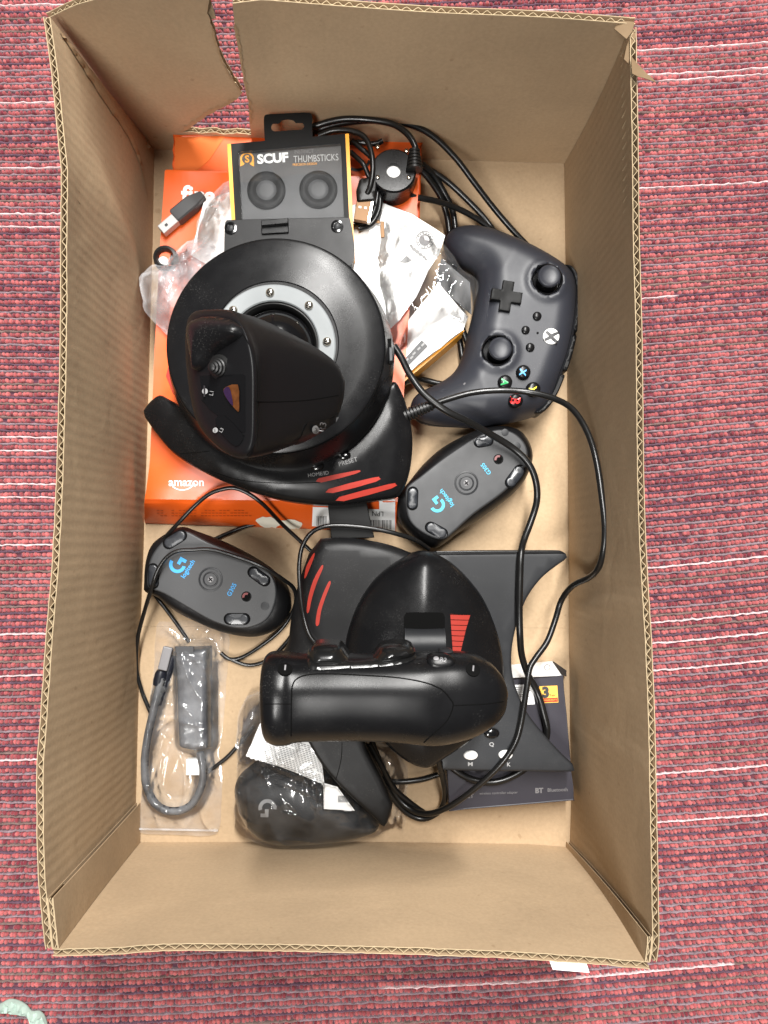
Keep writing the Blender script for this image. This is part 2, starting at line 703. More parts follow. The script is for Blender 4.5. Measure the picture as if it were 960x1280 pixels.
M['dark_grey'] = mat('dark_grey_plastic', (0.015, 0.016, 0.018), 0.44, bump=(3000, 0.12, 0.0002), rvary=0.06, spec=0.3, dust=0.17)
M['mouse_plate'] = mat('mouse_base_plastic', (0.024, 0.025, 0.027), 0.5, bump=(2600, 0.2, 0.0002), rvary=0.05, dust=0.17)
M['mouse_foot'] = mat('mouse_foot_plastic', (0.016, 0.018, 0.022), 0.30, rvary=0.06)
M['cable'] = mat('black_cable_sheath', (0.006, 0.006, 0.006), 0.30, bump=(500, 0.05), rvary=0.05, spec=0.42)
M['silver'] = mat('satin_grey_ring', (0.20, 0.215, 0.22), 0.55, 0.0, bump=(2000, 0.05), rvary=0.05)
M['steel'] = mat('screw_steel', (0.72, 0.68, 0.6), 0.22, 1.0, rvary=0.05)
M['brass'] = mat('plated_connector', (0.20, 0.11, 0.05), 0.5, 0.3, spec=0.3)
M['red'] = mat('red_stripe_print', (0.32, 0.030, 0.020), 0.5, vary=0.12, spec=0.2)
M['orange'] = mat('orange_carton', (0.68, 0.098, 0.010), 0.36, vary=0.10, vscale=14, rvary=0.06, bump=(40, 0.12, 0.001))
M['orange_tape'] = mat('orange_under_tape', (0.68, 0.15, 0.03), 0.25, vary=0.08, vscale=12)
M['orange_dark'] = mat('orange_fine_print', (0.42, 0.06, 0.006), 0.5)
M['yellow'] = mat('amber_carton_edge', (0.85, 0.36, 0.015), 0.4, vary=0.05)
M['white'] = mat('white_print', (0.82, 0.82, 0.80), 0.5)
M['paper'] = mat('white_paper', (0.82, 0.82, 0.81), 0.6, vary=0.03, vscale=30)
M['paper_grey'] = mat('printed_grey', (0.30, 0.31, 0.33), 0.6)
M['ink'] = mat('black_ink', (0.02, 0.02, 0.022), 0.5)
M['torn'] = mat('torn_paper_layer', (0.70, 0.66, 0.55), 0.85, vary=0.12, vscale=90)
M['grey_print'] = mat('grey_print', (0.26, 0.26, 0.26), 0.55, spec=0.2)
M['pale_print'] = mat('pale_print', (0.45, 0.45, 0.44), 0.5, spec=0.2)
M['faint_print'] = mat('faint_grey_print', (0.16, 0.155, 0.16), 0.4)
M['blue'] = mat('blue_print', (0.05, 0.28, 0.58), 0.5, spec=0.2)
M['cyan'] = mat('light_blue_print', (0.085, 0.42, 0.60), 0.5, spec=0.2)
M['insert'] = mat('dark_grey_insert', (0.048, 0.049, 0.051), 0.55, vary=0.06)
M['green_l'] = mat('green_letter', (0.03, 0.42, 0.12), 0.35)
M['blue_l'] = mat('blue_letter', (0.08, 0.38, 0.75), 0.35)
M['yel_l'] = mat('yellow_letter', (0.75, 0.62, 0.02), 0.35)
M['red_l'] = mat('red_letter', (0.72, 0.03, 0.03), 0.35)
M['smoke'] = mat('smoked_gloss', (0.007, 0.007, 0.007), 0.2, spec=0.4)
M['orange_reflection'] = mat('painted_orange_reflection', (0.075, 0.026, 0.008), 0.1, vary=0.9, vscale=220)  # orange reflection on the glossy triangle, put into its colour
M['violet_reflection'] = mat('painted_violet_reflection', (0.020, 0.009, 0.030), 0.1, vary=0.6, vscale=120)  # violet part of that reflection, also painted as colour
M['grip'] = mat('black_grip_plastic', (0.005, 0.005, 0.0055), 0.42, bump=(2400, 0.12, 0.0002), spec=0.16, rvary=0.05)
M['dead_black'] = mat('deep_black_plastic', (0.004, 0.004, 0.004), 0.5, spec=0.15, bump=(1500, 0.2, 0.0002))  # one even deep black with little gloss
M['grey_metal'] = mat('dull_plug_metal', (0.42, 0.41, 0.40), 0.4, 0.3)
M['plum'] = mat('slate_violet_carton', (0.030, 0.028, 0.036), 0.42, vary=0.06, rvary=0.05, spec=0.3)
M['gold'] = mat('gold_sticker', (0.75, 0.42, 0.08), 0.3, vary=0.25, vscale=120)
M['film'] = film('clear_plastic_film', 0.03, 0.07)
M['film_milky'] = film('milky_plastic_film', 0.18, 0.10)
M['film_bag'] = film('polythene_bag_film', 0.085, 0.10)
M['film_thin'] = film('thin_bag_film', 0.030, 0.10)
M['window'] = film('clear_window_film', 0.012, 0.05)
M['mint'] = mat('mint_tissue', (0.30, 0.385, 0.335), 0.8, vary=0.06)
M['usb_grey'] = mat('grey_plug_shell', (0.035, 0.036, 0.038), 0.5)
M['plug_white'] = mat('white_plastic_insert', (0.72, 0.72, 0.70), 0.4)

# ------------------------------------------------------------------ things


def thing(name, label, cat, loc, group=None):
    o = bpy.data.objects.new(name, None)
    o.empty_display_size = 0.01
    COL.objects.link(o)
    o.location = loc
    return tag(o, label, cat, group)


def tag(o, label, cat, group=None):
    o['label'], o['category'] = label, cat
    if group:
        o['group'] = group
    return o


def disc(mb, c, r, h, seg=24, normal=(0, 0, 1), edge=0.25, squash=(1, 1), spin=0.0, sink=0.001):
    """a button: short cylinder with a rounded top, its foot sunk a little"""
    e = min(r, h) * edge
    return mb.lathe(c, [(r, -sink), (r, h - e), (r - e * 0.3, h - e * 0.3), (r - e, h), (r * 0.4, h + e * 0.15), (0, h + e * 0.2)], seg, normal, squash, spin)


def screw(parent, pos, n, r, mat_, name='screw'):
    m = MB()
    m.lathe(pos, [(r, -0.0005), (r, r * 0.35), (r * 0.75, r * 0.65), (r * 0.3, r * 0.75), (0, r * 0.75)], 18, n)
    o = m.build(name, mat_, parent, smooth=50)
    k = MB()
    q = Vector((0, 0, 1)).rotation_difference(n).to_matrix()
    for a in (0.5, 0.5 + math.pi / 2):
        k.box(Vector(pos) + n * (r * 0.72), (r * 1.1, r * 0.22, r * 0.14), a, q)
    k.build('screw_slot', M['groove'], o, smooth=0)
    return o

# ================================================================== the carpet
ROW_A = math.radians(2.6)
RIM = 0.175
ZF = 0.004                                    # top of the carton's floor


def carpet_material(name, attr):
    m = bpy.data.materials.new(name)
    m.use_nodes = True
    nt = m.node_tree
    b = nt.nodes['Principled BSDF']
    b.inputs['Roughness'].default_value = 0.95
    b.inputs['Specular IOR Level'].default_value = 0.1
    b.inputs['Sheen Weight'].default_value = 0.25
    a = nt.nodes.new('ShaderNodeAttribute')
    a.attribute_name = attr
    tc = nt.nodes.new('ShaderNodeTexCoord')
    n = nt.nodes.new('ShaderNodeTexNoise')
    n.inputs['Scale'].default_value = 900
    n.inputs['Detail'].default_value = 3
    nt.links.new(tc.outputs['Object'], n.inputs['Vector'])
    r = nt.nodes.new('ShaderNodeValToRGB')
    r.color_ramp.elements[0].position, r.color_ramp.elements[1].position = 0.3, 0.7
    r.color_ramp.elements[0].color = (0.72, 0.70, 0.72, 1)
    r.color_ramp.elements[1].color = (1.22, 1.22, 1.22, 1)
    nt.links.new(n.outputs['Fac'], r.inputs[0])
    mx = nt.nodes.new('ShaderNodeMix')
    mx.data_type, mx.blend_type = 'RGBA', 'MULTIPLY'
    mx.inputs[0].default_value = 1
    nt.links.new(a.outputs['Color'], mx.inputs[6])
    nt.links.new(r.outputs[0], mx.inputs[7])
    nt.links.new(mx.outputs[2], b.inputs['Base Color'])
    bp = nt.nodes.new('ShaderNodeBump')
    bp.inputs['Strength'].default_value = 0.5
    bp.inputs['Distance'].default_value = 0.0006
    nt.links.new(n.outputs['Fac'], bp.inputs['Height'])
    nt.links.new(bp.outputs[0], b.inputs['Normal'])
    return m


def quads_object(name, V, Fa, C, m):
    """numpy mesh: V (n,3), Fa (m,4) quads, C (n,3) colours"""
    me = bpy.data.meshes.new(name)
    me.vertices.add(len(V))
    me.vertices.foreach_set('co', V.astype(np.float32).ravel())
    me.loops.add(Fa.size)
    me.loops.foreach_set('vertex_index', Fa.astype(np.int32).ravel())
    me.polygons.add(len(Fa))
    me.polygons.foreach_set('loop_start', np.arange(0, Fa.size, 4, dtype=np.int32))
    me.polygons.foreach_set('loop_total', np.full(len(Fa), 4, np.int32))
    me.polygons.foreach_set('use_smooth', np.ones(len(Fa), bool))
    at = me.attributes.new('yarn', 'FLOAT_COLOR', 'POINT')
    at.data.foreach_set('color', np.c_[C, np.ones(len(C))].astype(np.float32).ravel())
    me.materials.append(m)
    me.update()
    me.validate()
    o = bpy.data.objects.new(name, me)
    COL.objects.link(o)
    return o


def make_carpet():
    base = bpy.data.materials.new('carpet_backing')
    base.use_nodes = True
    nt = base.node_tree
    b = nt.nodes['Principled BSDF']
    b.inputs['Roughness'].default_value = 0.95
    b.inputs['Specular IOR Level'].default_value = 0.1
    tc = nt.nodes.new('ShaderNodeTexCoord')
    mp = nt.nodes.new('ShaderNodeMapping')
    mp.inputs['Rotation'].default_value = (0, 0, -ROW_A)
    mp.inputs['Scale'].default_value = (1 / 0.30, 1 / 0.0056, 1)
    n = nt.nodes.new('ShaderNodeTexNoise')
    n.inputs['Scale'].default_value = 1.0
    n.inputs['Detail'].default_value = 2
    r = nt.nodes.new('ShaderNodeValToRGB')
    r.color_ramp.elements[0].position, r.color_ramp.elements[1].position = 0.35, 0.65
    r.color_ramp.elements[0].color = (0.06, 0.03, 0.045, 1)
    r.color_ramp.elements[1].color = (0.16, 0.035, 0.045, 1)
    nt.links.new(tc.outputs['Object'], mp.inputs[0])
    nt.links.new(mp.outputs[0], n.inputs['Vector'])
    nt.links.new(n.outputs['Fac'], r.inputs[0])
    nt.links.new(r.outputs[0], b.inputs['Base Color'])
    outer = base.copy()
    outer.name = 'carpet_far_weave'
    rr_ = [n_ for n_ in outer.node_tree.nodes if n_.type == 'VALTORGB'][0]
    rr_.color_ramp.elements[0].position, rr_.color_ramp.elements[1].position = 0.42, 0.58
    rr_.color_ramp.elements[0].color = (0.17, 0.10, 0.115, 1)
    rr_.color_ramp.elements[1].color = (0.31, 0.085, 0.085, 1)
    g = MB()
    s = 3.0
    x0, x1, y0, y1 = -0.52, 0.54, -0.60, 0.66
    g.add([(-s, -s, -0.0042), (s, -s, -0.0042), (s, s, -0.0042), (-s, s, -0.0042),
           (x0, y0, -0.0042), (x1, y0, -0.0042), (x1, y1, -0.0042), (x0, y1, -0.0042)],
          [(4, 5, 6, 7), (0, 1, 5, 4), (1, 2, 6, 5), (2, 3, 7, 6), (3, 0, 4, 7)])
    o = g.build('carpet_floor', [base, outer], None, smooth=0)
    for k_ in range(1, 5):
        o.data.polygons[k_].material_index = 1
    o['kind'] = 'structure'

    pitch, lp = 0.00555, 0.0033
    ca, sa = math.cos(ROW_A), math.sin(ROW_A)
    R = np.random.RandomState(3)
    rows = int((y1 - y0) / pitch)
    cols = int((x1 - x0) / lp)
    # red loops
    rr, cc = np.meshgrid(np.arange(rows), np.arange(cols), indexing='ij')
    u = x0 + (cc + R.uniform(-.22, .22, cc.shape)) * lp
    wav = 0.0009 * np.sin(u * 20 + rr * 0.06) + 0.0012 * np.sin(u * 7 + rr * 0.045) + 0.066 * u * u
    w = y0 + rr * pitch + wav + R.normal(0, .00022, cc.shape)
    X = u * ca - w * sa
    Y = u * sa + w * ca
    bx = (X > -0.182) & (X < 0.160) & (Y > -0.232) & (Y < 0.322)
    keep = ~bx & (R.rand(*cc.shape) > 0.02)
    X, Y, rr2 = X[keep], Y[keep], rr[keep]
    n_ = len(X)
    k = 8
    ang = 2 * np.pi * np.arange(k) / k
    tmpl = []
    for rad, z in ((1.0, 0.0), (0.86, 0.62), (0.42, 0.97)):
        tmpl += [(rad * math.cos(a), rad * math.sin(a), z) for a in ang]
    T = np.array(tmpl)
    quads = []
    for s_ in range(2):
        for i in range(k):
            j = (i + 1) % k
            quads.append((s_ * k + i, s_ * k + j, (s_ + 1) * k + j, (s_ + 1) * k + i))
    b0 = 2 * k
    quads += [(b0, b0 + 1, b0 + 2, b0 + 7), (b0 + 2, b0 + 3, b0 + 6, b0 + 7), (b0 + 3, b0 + 4, b0 + 5, b0 + 6)]
    Q = np.array(quads)
    sx = 0.00185 * R.uniform(.82, 1.18, n_)
    sy = 0.00215 * R.uniform(.82, 1.15, n_)
    hz = 0.0034 * R.uniform(.72, 1.12, n_)
    th = R.normal(0.25, 0.30, n_) + ROW_A
    ct, st = np.cos(th)[:, None], np.sin(th)[:, None]
    lx, ly = T[None, :, 0] * sx[:, None], T[None, :, 1] * sy[:, None]
    V = np.stack([X[:, None] + lx * ct - ly * st, Y[:, None] + lx * st + ly * ct, -0.0042 + T[None, :, 2] * hz[:, None]], 2)
    mixv = np.clip(R.beta(1.7, 1.5, n_) + 0.12 * np.sin(X * 41 + Y * 13) + 0.12 * np.sin(rr2 * 2.1), 0, 1)
    A, B = np.array((0.14, 0.021, 0.031)), np.array((0.42, 0.110, 0.108))
    col = A + (B - A) * mixv[:, None]
    C = np.repeat(col, len(T), 0)
    Fa = (Q[None] + (np.arange(n_) * len(T))[:, None, None]).reshape(-1, 4)
    o1 = quads_object('carpet_loops', V.reshape(-1, 3), Fa, C, carpet_material('carpet_loop_yarn', 'yarn'))
    o1['kind'] = 'stuff'
    # the straight yarns that run between the rows of loops
    Vs, Fs, Cs = [], [], []
    off = 0
    seg = 0.0032
    ns = int((x1 - x0) / seg)
    grey, mauve, pale, taupe = map(np.array, ((0.185, 0.135, 0.150), (0.088, 0.048, 0.070), (0.52, 0.41, 0.41), (0.145, 0.10, 0.09)))
    prof = [(-1, 0.0), (-0.62, 0.72), (0, 1.0), (0.62, 0.72), (1, 0.0)]
    for r_ in range(rows):
        uu = x0 + np.arange(ns + 1) * seg
        ww = y0 + (r_ + 0.5) * pitch + 0.0009 * np.sin(uu * 20 + (r_ + .5) * 0.06) + 0.0012 * np.sin(uu * 7 + (r_ + .5) * 0.045) + 0.066 * uu * uu + R.normal(0, .0003, ns + 1)
        c = np.empty((ns + 1, 3))
        i = 0
        while i <= ns:
            t = R.rand()
            ln = R.randint(34, 220) if t < .86 else R.randint(14, 120)
            c[i:i + ln] = grey if t < .42 else mauve if t < .66 else taupe if t < .86 else pale
            i += ln
        ispale = c[:, 0] > 0.5
        c *= R.uniform(.8, 1.2, (ns + 1, 1))
        wid = np.where(ispale, 0.00098, 0.00108) * R.uniform(.7, 1.3, ns + 1)
        hgt = np.where(ispale, 0.0033, 0.0026) * R.uniform(.8, 1.15, ns + 1)
        px_ = uu * ca - ww * sa
        py_ = uu * sa + ww * ca
        hid = (px_ > -0.182) & (px_ < 0.160) & (py_ > -0.232) & (py_ < 0.322)
        vv = np.stack([np.stack([(uu) * ca - (ww + a * wid) * sa, uu * sa + (ww + a * wid) * ca, -0.0042 + h * hgt], 1) for a, h in prof], 1)
        okq = ~(hid[:-1] | hid[1:])
        ii = np.nonzero(okq)[0]
        for p in range(4):
            a_ = off + ii * 5 + p
            Fs.append(np.stack([a_, a_ + 5, a_ + 6, a_ + 1], 1)[:, ::-1])
        Vs.append(vv.reshape(-1, 3))
        Cs.append(np.repeat(c, 5, 0))
        off += (ns + 1) * 5
    o2 = quads_object('carpet_yarn_lines', np.vstack(Vs), np.vstack(Fs), np.vstack(Cs), carpet_material('carpet_line_yarn', 'yarn'))
    o2['kind'] = 'stuff'


make_carpet()

# ================================================================== the carton
carton = thing('cardboard_box', 'large open brown cardboard box with a torn corner, standing on red carpet', 'cardboard box', (-0.01, 0.045, 0))
TH = 0.0042
L_RIM = [(63, 22), (73, 94), (81, 175), (85, 219), (84, 300), (84, 400), (82, 500), (79, 600), (74, 700), (66, 800), (59, 900), (55, 960), (55, 1020), (57, 1100), (66, 1186)]
R_RIM = [(787, 34), (788, 94), (790, 200), (791, 300), (794, 400), (796, 560), (797, 620), (800, 700), (806, 800), (810, 900), (812, 1000), (814, 1100), (815, 1170), (812, 1202)]
B_RIM = [(66, 1186), (140, 1184), (230, 1179), (450, 1182), (660, 1190), (812, 1202)]
L_FLR = [(193, 187), (191, 300), (184, 550), (179, 700), (175, 800), (170, 1000), (170, 1053)]
R_FLR = [(705, 205), (708, 400), (710, 600), (711, 785), (714, 1000), (712, 1059)]
B_FLR = [(170, 1053), (450, 1052), (660, 1055), (712, 1059)]


def at_frac(path, n):
    a = np.array([tuple(p) for p in path], float)
    L = np.r_[0, np.cumsum(np.linalg.norm(np.diff(a, axis=0), axis=1))]
    s = np.linspace(0, L[-1], n)
    return np.stack([np.interp(s, L, a[:, k]) for k in range(3)], 1)


def flute(mb, tops, outs, downs, t=TH, pitch=0.0069, depth=0.02, amp=1.0, wall=0.00022):
    """the wavy middle layer seen along a cut edge; tops is a dense path of the inner face's edge"""
    tops, outs, downs = np.asarray(tops), np.asarray(outs), np.asarray(downs)
    L = np.r_[0, np.cumsum(np.linalg.norm(np.diff(tops, axis=0), axis=1))]
    n = max(8, int(L[-1] / pitch * 8))
    s = np.linspace(0, L[-1], n)
    f = lambda a: np.stack([np.interp(s, L, a[:, k]) for k in range(3)], 1)
    T, O, D = f(tops), f(outs), f(downs)
    ph = 2 * np.pi * s / pitch + 0.8 * np.sin(s * 23)
    tri = 2 / np.pi * np.arcsin(np.sin(ph)) * amp
    c = t / 2 + tri * (t / 2 - 0.0007)
    jit = rng.normal(0, 0.0003, n)
    rows = []
    for e, dz in ((-wall, 0), (wall, 0), (wall, depth), (-wall, depth)):
        rows.append(T + O * (c + e)[:, None] + D * (0.0003 + np.abs(jit) + dz)[:, None])
    V = np.stack(rows, 1).reshape(-1, 3)
    F = []
    for i in range(n - 1):
        for k in range(4):
            a, b = i * 4 + k, i * 4 + (k + 1) % 4
            F.append((a, b, b + 4, a + 4))
    mb.add(V, F)


def side_wall(flr, rim, m, side, z0=ZF, belly=None, name='side_wall', inner_off=0.0, t=TH, fl_depth=0.02, ext=0.0):
    n = 110
    B = at_frac([P(a, b, z0) for a, b in flr], n)
    T = at_frac([P(a, b, RIM) for a, b in cr(rim, False, 5)], n)
    tan = T[-1] - T[0]
    tan[2] = 0
    tan /= np.linalg.norm(tan)
    out = np.array([-tan[1], tan[0], 0]) * side
    m_ = 26
    tt = np.linspace(0, 1, m_)
    T2 = T.copy()
    T2[:, 2] += rng.normal(0, 0.00022, n)
    G = B[:, None] * (1 - tt[None, :, None]) + T2[:, None] * tt[None, :, None]
    if belly is not None:
        ss = np.linspace(0, 1, n)
        G += out[None, None] * belly(ss[:, None], tt[None, :])[..., None]
    G = G + out * inner_off
    slen = np.r_[0, np.cumsum(np.linalg.norm(np.diff(T, axis=0), axis=1))]
    UV = np.stack([np.repeat(slen[:, None], m_, 1), np.repeat(tt[None] * RIM, n, 0)], 2).reshape(-1, 2)
    w = thing_part = None
    objs = []
    for (o0, o1, nm, mt) in ((0.0, 0.0005, name, m), (t - 0.0005, t, 'outer_liner', M['card'])):
        mb = MB()
        A = (G + out * o0)
        Bk = (G + out * o1)
        A = A.copy()
        Bk = Bk.copy()
        V = np.vstack([A.reshape(-1, 3), Bk.reshape(-1, 3)])
        F = []
        N = n * m_
        for i in range(n - 1):
            for j in range(m_ - 1):
                a = i * m_ + j
                q = (a, a + m_, a + m_ + 1, a + 1)
                F.append(q if side < 0 else q[::-1])
                q2 = tuple(N + k for k in q)
                F.append(q2[::-1] if side < 0 else q2)
            for a, b in ((i * m_ + m_ - 1, (i + 1) * m_ + m_ - 1), (i * m_, (i + 1) * m_)):
                F.append((a, b, N + b, N + a))
        for i in (0, n - 1):
            for j in range(m_ - 1):
                a = i * m_ + j
                F.append((a, a + 1, N + a + 1, N + a))
        mb.add(V, F)
        mb.uv = np.vstack([UV, UV])
        ob = mb.build(nm, mt, carton if not objs else objs[0])
        objs.append(ob)
    fm = MB()
    dn = (B - T)
    dn /= np.linalg.norm(dn, axis=1, keepdims=True)
    flute(fm, G[:, -1], np.repeat(out[None], n, 0), dn, t=t, depth=fl_depth)
    fm.build('fluting', M['card_edge'], objs[0], smooth=0)
    # pale cut edges of the two liners
    em = MB()
    for c in (0.00025, t - 0.00025):
        em.tube([tuple(p + out * c + np.array([0, 0, 0.0001])) for p in G[:, -1]], 0.00030, 5)
    em.build('liner_edge', M['card_edge'], objs[0], smooth=0)
    return objs[0], G, out


lb = lambda s, t: -0.004 * np.sin(np.pi * t) * np.exp(-((s - 0.62) / 0.3) ** 2) + 0.0025 * np.sin(np.pi * t) * np.sin(7 * s) \
    - 0.006 * np.exp(-(((s - 0.10 - 0.14 * (1 - t)) / 0.035) ** 2)) * np.sin(np.pi * np.clip(t * 1.05, 0, 1))
rb = lambda s, t: 0.003 * np.sin(np.pi * t) * np.sin(6 * s + 1) - 0.0022 * np.exp(-(((s - 0.66 + 0.03 * t) / 0.010) ** 2)) * np.sin(np.pi * t) - 0.0020 * np.exp(-(np.abs(s - 0.815 + 0.015 * t) / 0.006)) * np.sin(np.pi * t) ** .5 - 0.0012 * np.exp(-(np.abs(s - 0.60 - 0.01 * t) / 0.005)) * np.sin(np.pi * t)
left_wall, LG, LOUT = side_wall(L_FLR, L_RIM, M['card_wash'], -1, belly=lb)
right_wall, RG, ROUT = side_wall(R_FLR, R_RIM, M['card_wash'], 1, belly=rb)
bot_wall, BG, BOUT = side_wall(B_FLR, B_RIM, M['card_faint'], -1, name='end_wall', belly=lambda s, t: 0.002 * np.sin(np.pi * t) * np.sin(5 * s))

# the far end wall, with the torn notch
e0, e1 = P(193, 187, ZF), P(704, 205, ZF)
EU = Vector((e1.x - e0.x, e1.y - e0.y, 0)).normalized()
EN = Vector((-EU.y, EU.x, 0))            # outward


def on_end(px, py):
    d = ray_dir(px, py)
    o = Vector((0, 0, CAM_H))
    t = (e0 - o).dot(EN) / d.dot(EN)
    p = o + d * t
    return ((p - e0).dot(EU), p.z)


rim_r = cr([(291, -4), (340, 1), (400, 6), (480, 12), (560, 17), (680, 22), (787, 30)], False, 4)
tear_l = [(262, -10), (259, 4), (266, 24), (272, 44), (279, 66), (287, 82), (297, 98), (303, 108)]
tear_b = [(296, 117), (284, 125), (271, 132), (258, 141), (246, 151), (234, 160), (227, 165)]
low = [(240, 164), (252, 166), (266, 164), (280, 167), (296, 165), (314, 167)]
tear_r = [(312, 150), (312, 132), (308, 108), (304, 86), (301, 66), (297, 44), (293, 22)]
rim_l = cr([(63, 22), (85, 11), (110, 1), (150, -12), (205, -18), (262, -10)], False, 4)
rough = lambda pts, a: [(x + rng.normal(0, a), y + rng.normal(0, a)) for x, y in densify_open(pts, 3.0)]


def densify_open(pts, step):
    out = []
    for (a, b) in zip(pts, pts[1:]):
        a, b = np.array(a, float), np.array(b, float)
        k = max(1, int(np.linalg.norm(b - a) / step))
        out += [tuple(a + (b - a) * j / k) for j in range(k)]
    out.append(tuple(pts[-1]))
    return out


outline = [(187, 187), (143, 137), (97, 74), (57, 24)] + rim_l + rough(tear_l[1:], 0.6) + rough(tear_b, 0.5) + rough(low, 0.5) + rough(tear_r, 0.5) + rim_r + [(794, 30), (774, 80), (743, 145), (711, 205)]
EO = [on_end(a, b) for a, b in outline]


def lean(u, z):
    """the torn corner piece leans a little into the box"""
    f = np.clip((0.115 - u) / 0.02, 0, 1) * np.clip((z - 0.03) / 0.1, 0, 1)
    return -0.004 * f * np.clip(u / 0.05, 0, 1.2) - 0.0015 * np.sin(np.pi * np.clip(z / RIM, 0, 1)) * np.sin(u * 14)


def end_panel(nm, o0, o1, m, par):
    poly = densify(EO, 0.006)
    vs, tris, n, d, pl = fill(poly, 0.008)
    N = len(vs)
    V = []
    for o in (o0, o1):
        for u, z in vs:
            p = e0 + EU * u + EN * (o + float(lean(u, z)))
            V.append((p.x, p.y, z))
    F = [t[::-1] for t in tris] + [tuple(N + i for i in t) for t in tris] + [(i, (i + 1) % n, N + (i + 1) % n, N + i)[::-1] for i in range(n)]
    mb = MB().add(V, [tuple(t) for t in tris][:0] + F)
    mb.uv = np.vstack([vs, vs])
    return mb.build(nm, m, par)


top_wall = end_panel('end_wall', 0.0, 0.0005, M['card_faint'], carton)
end_panel('outer_liner', TH - 0.0005, TH, M['card'], top_wall)
for path, dep in ((rim_l, 0.02), (rim_r, 0.02), (low, 0.016)):
    fm, em = MB(), MB()
    uz = [on_end(a, b) for a, b in path]
    tp = [e0 + EU * u + EN * float(lean(u, z)) for u, z in uz]
    tp = [(p.x, p.y, z) for p, (u, z) in zip(tp, uz)]
    dn = (0, 0, -1) if dep > 0.01 else (tuple(-EU) if path is not tear_r else tuple(EU))
    flute(fm, tp, [tuple(EN)] * len(tp), [dn] * len(tp), depth=dep)
    for c in (0.00025, TH - 0.00025):
        em.tube([Vector(p) + EN * c for p in tp], 0.00030, 5)
    fm.build('fluting', M['card_edge'], top_wall, smooth=0)
    em.build('liner_edge', M['card_edge'], top_wall, smooth=0)
# ragged strip where the inner paper layer peeled off beside the tear
for pth, sx_, sy_ in ((tear_b, -3.5, -4.5), (tear_r, 4.0, 0.0), (tear_l[2:], -3.0, 1.0)):
    pe = rough(pth, 0.5)
    pi = [(a + sx_ * rng.uniform(.3, 1.3), b + sy_ * rng.uniform(.3, 1.3)) for a, b in densify_open(pth, 2.2)][::-1]
    vs_, tr_, n_, d_, pl_ = fill([on_end(a, b) for a, b in pe + pi], 0)
    V_ = []
    for o_ in (-0.0005, -0.0002):
        V_ += [tuple(Vector((*(e0 + EU * u + EN * (o_ + float(lean(u, z)))).xy, z))) for u, z in vs_]
    N_ = len(vs_)
    MB().add(V_, [t[::-1] for t in tr_] + [tuple(N_ + i for i in t) for t in tr_]).build('torn_layer', M['card_torn'], top_wall, smooth=0)

# the fold of the torn corner lying on the left wall
lmb = MB()
n_, m2_ = LG.shape[:2]
lmb.add(LG.reshape(-1, 3), [(i * m2_ + j, i * m2_ + j + 1, (i + 1) * m2_ + j + 1, (i + 1) * m2_ + j) for i in range(n_ - 1) for j in range(m2_ - 1)])
lbv = lmb.bvh()
fold = cr([(74, 38), (90, 58), (112, 90), (134, 122), (152, 148), (168, 176), (178, 208), (184, 246)], False, 5)
wd = [max(1.2, 6.5 * math.sin(math.pi * (k + 2) / (len(fold) + 3)) + rng.normal(0, .5)) for k in range(len(fold))]
fs_ = MB()
decal(fs_, lbv, fold + [(a - w * .8, b + w * .6) for (a, b), w in zip(fold, wd)][::-1], lambda d: .0006 + .0016 * np.clip(d / 2.5, 0, 1), 2.5)
fs_.build('fold_strip', M['card_torn'], carton, smooth=50)
for q_, z_ in (([(168, 166), (176, 163), (184, 172), (189, 184), (181, 186), (174, 178)], .020), ([(150, 146), (157, 150), (163, 160), (160, 163), (153, 156)], .055)):
    fs_ = MB()
    c_ = P(*q_[0], z_)
    pillow(fs_, densify(xy(q_, z_), .002), lambda x, y, d: z_ + .0015 * np.sin((x - c_.x) * 500) + .004 * d / .003, lambda x, y, d: z_ - .0004 + .0015 * np.sin((x - c_.x) * 500) + .004 * d / .003, .002)
    fs_.build('torn_layer', M['card_torn'], carton, smooth=30)

# floor flaps, meeting at a seam
fx = lambda pts: [tuple(P(a, b, ZF).xy) for a, b in pts]
f1 = MB()
pillow(f1, fx([(188, 182), (708, 202), (713, 500), (714, 785), (169, 783), (184, 500)]), ZF, 0.0, 0.03)
f1.build('floor_flap', M['card'], carton, smooth=0)
f2 = MB()
pillow(f2, fx([(169, 783.2), (714, 785.2), (717, 1000), (716, 1062), (165, 1057), (166, 1000)]), ZF - 0.0003, 0.0, 0.03)
f2.build('floor_flap', M['card'], carton, smooth=0)


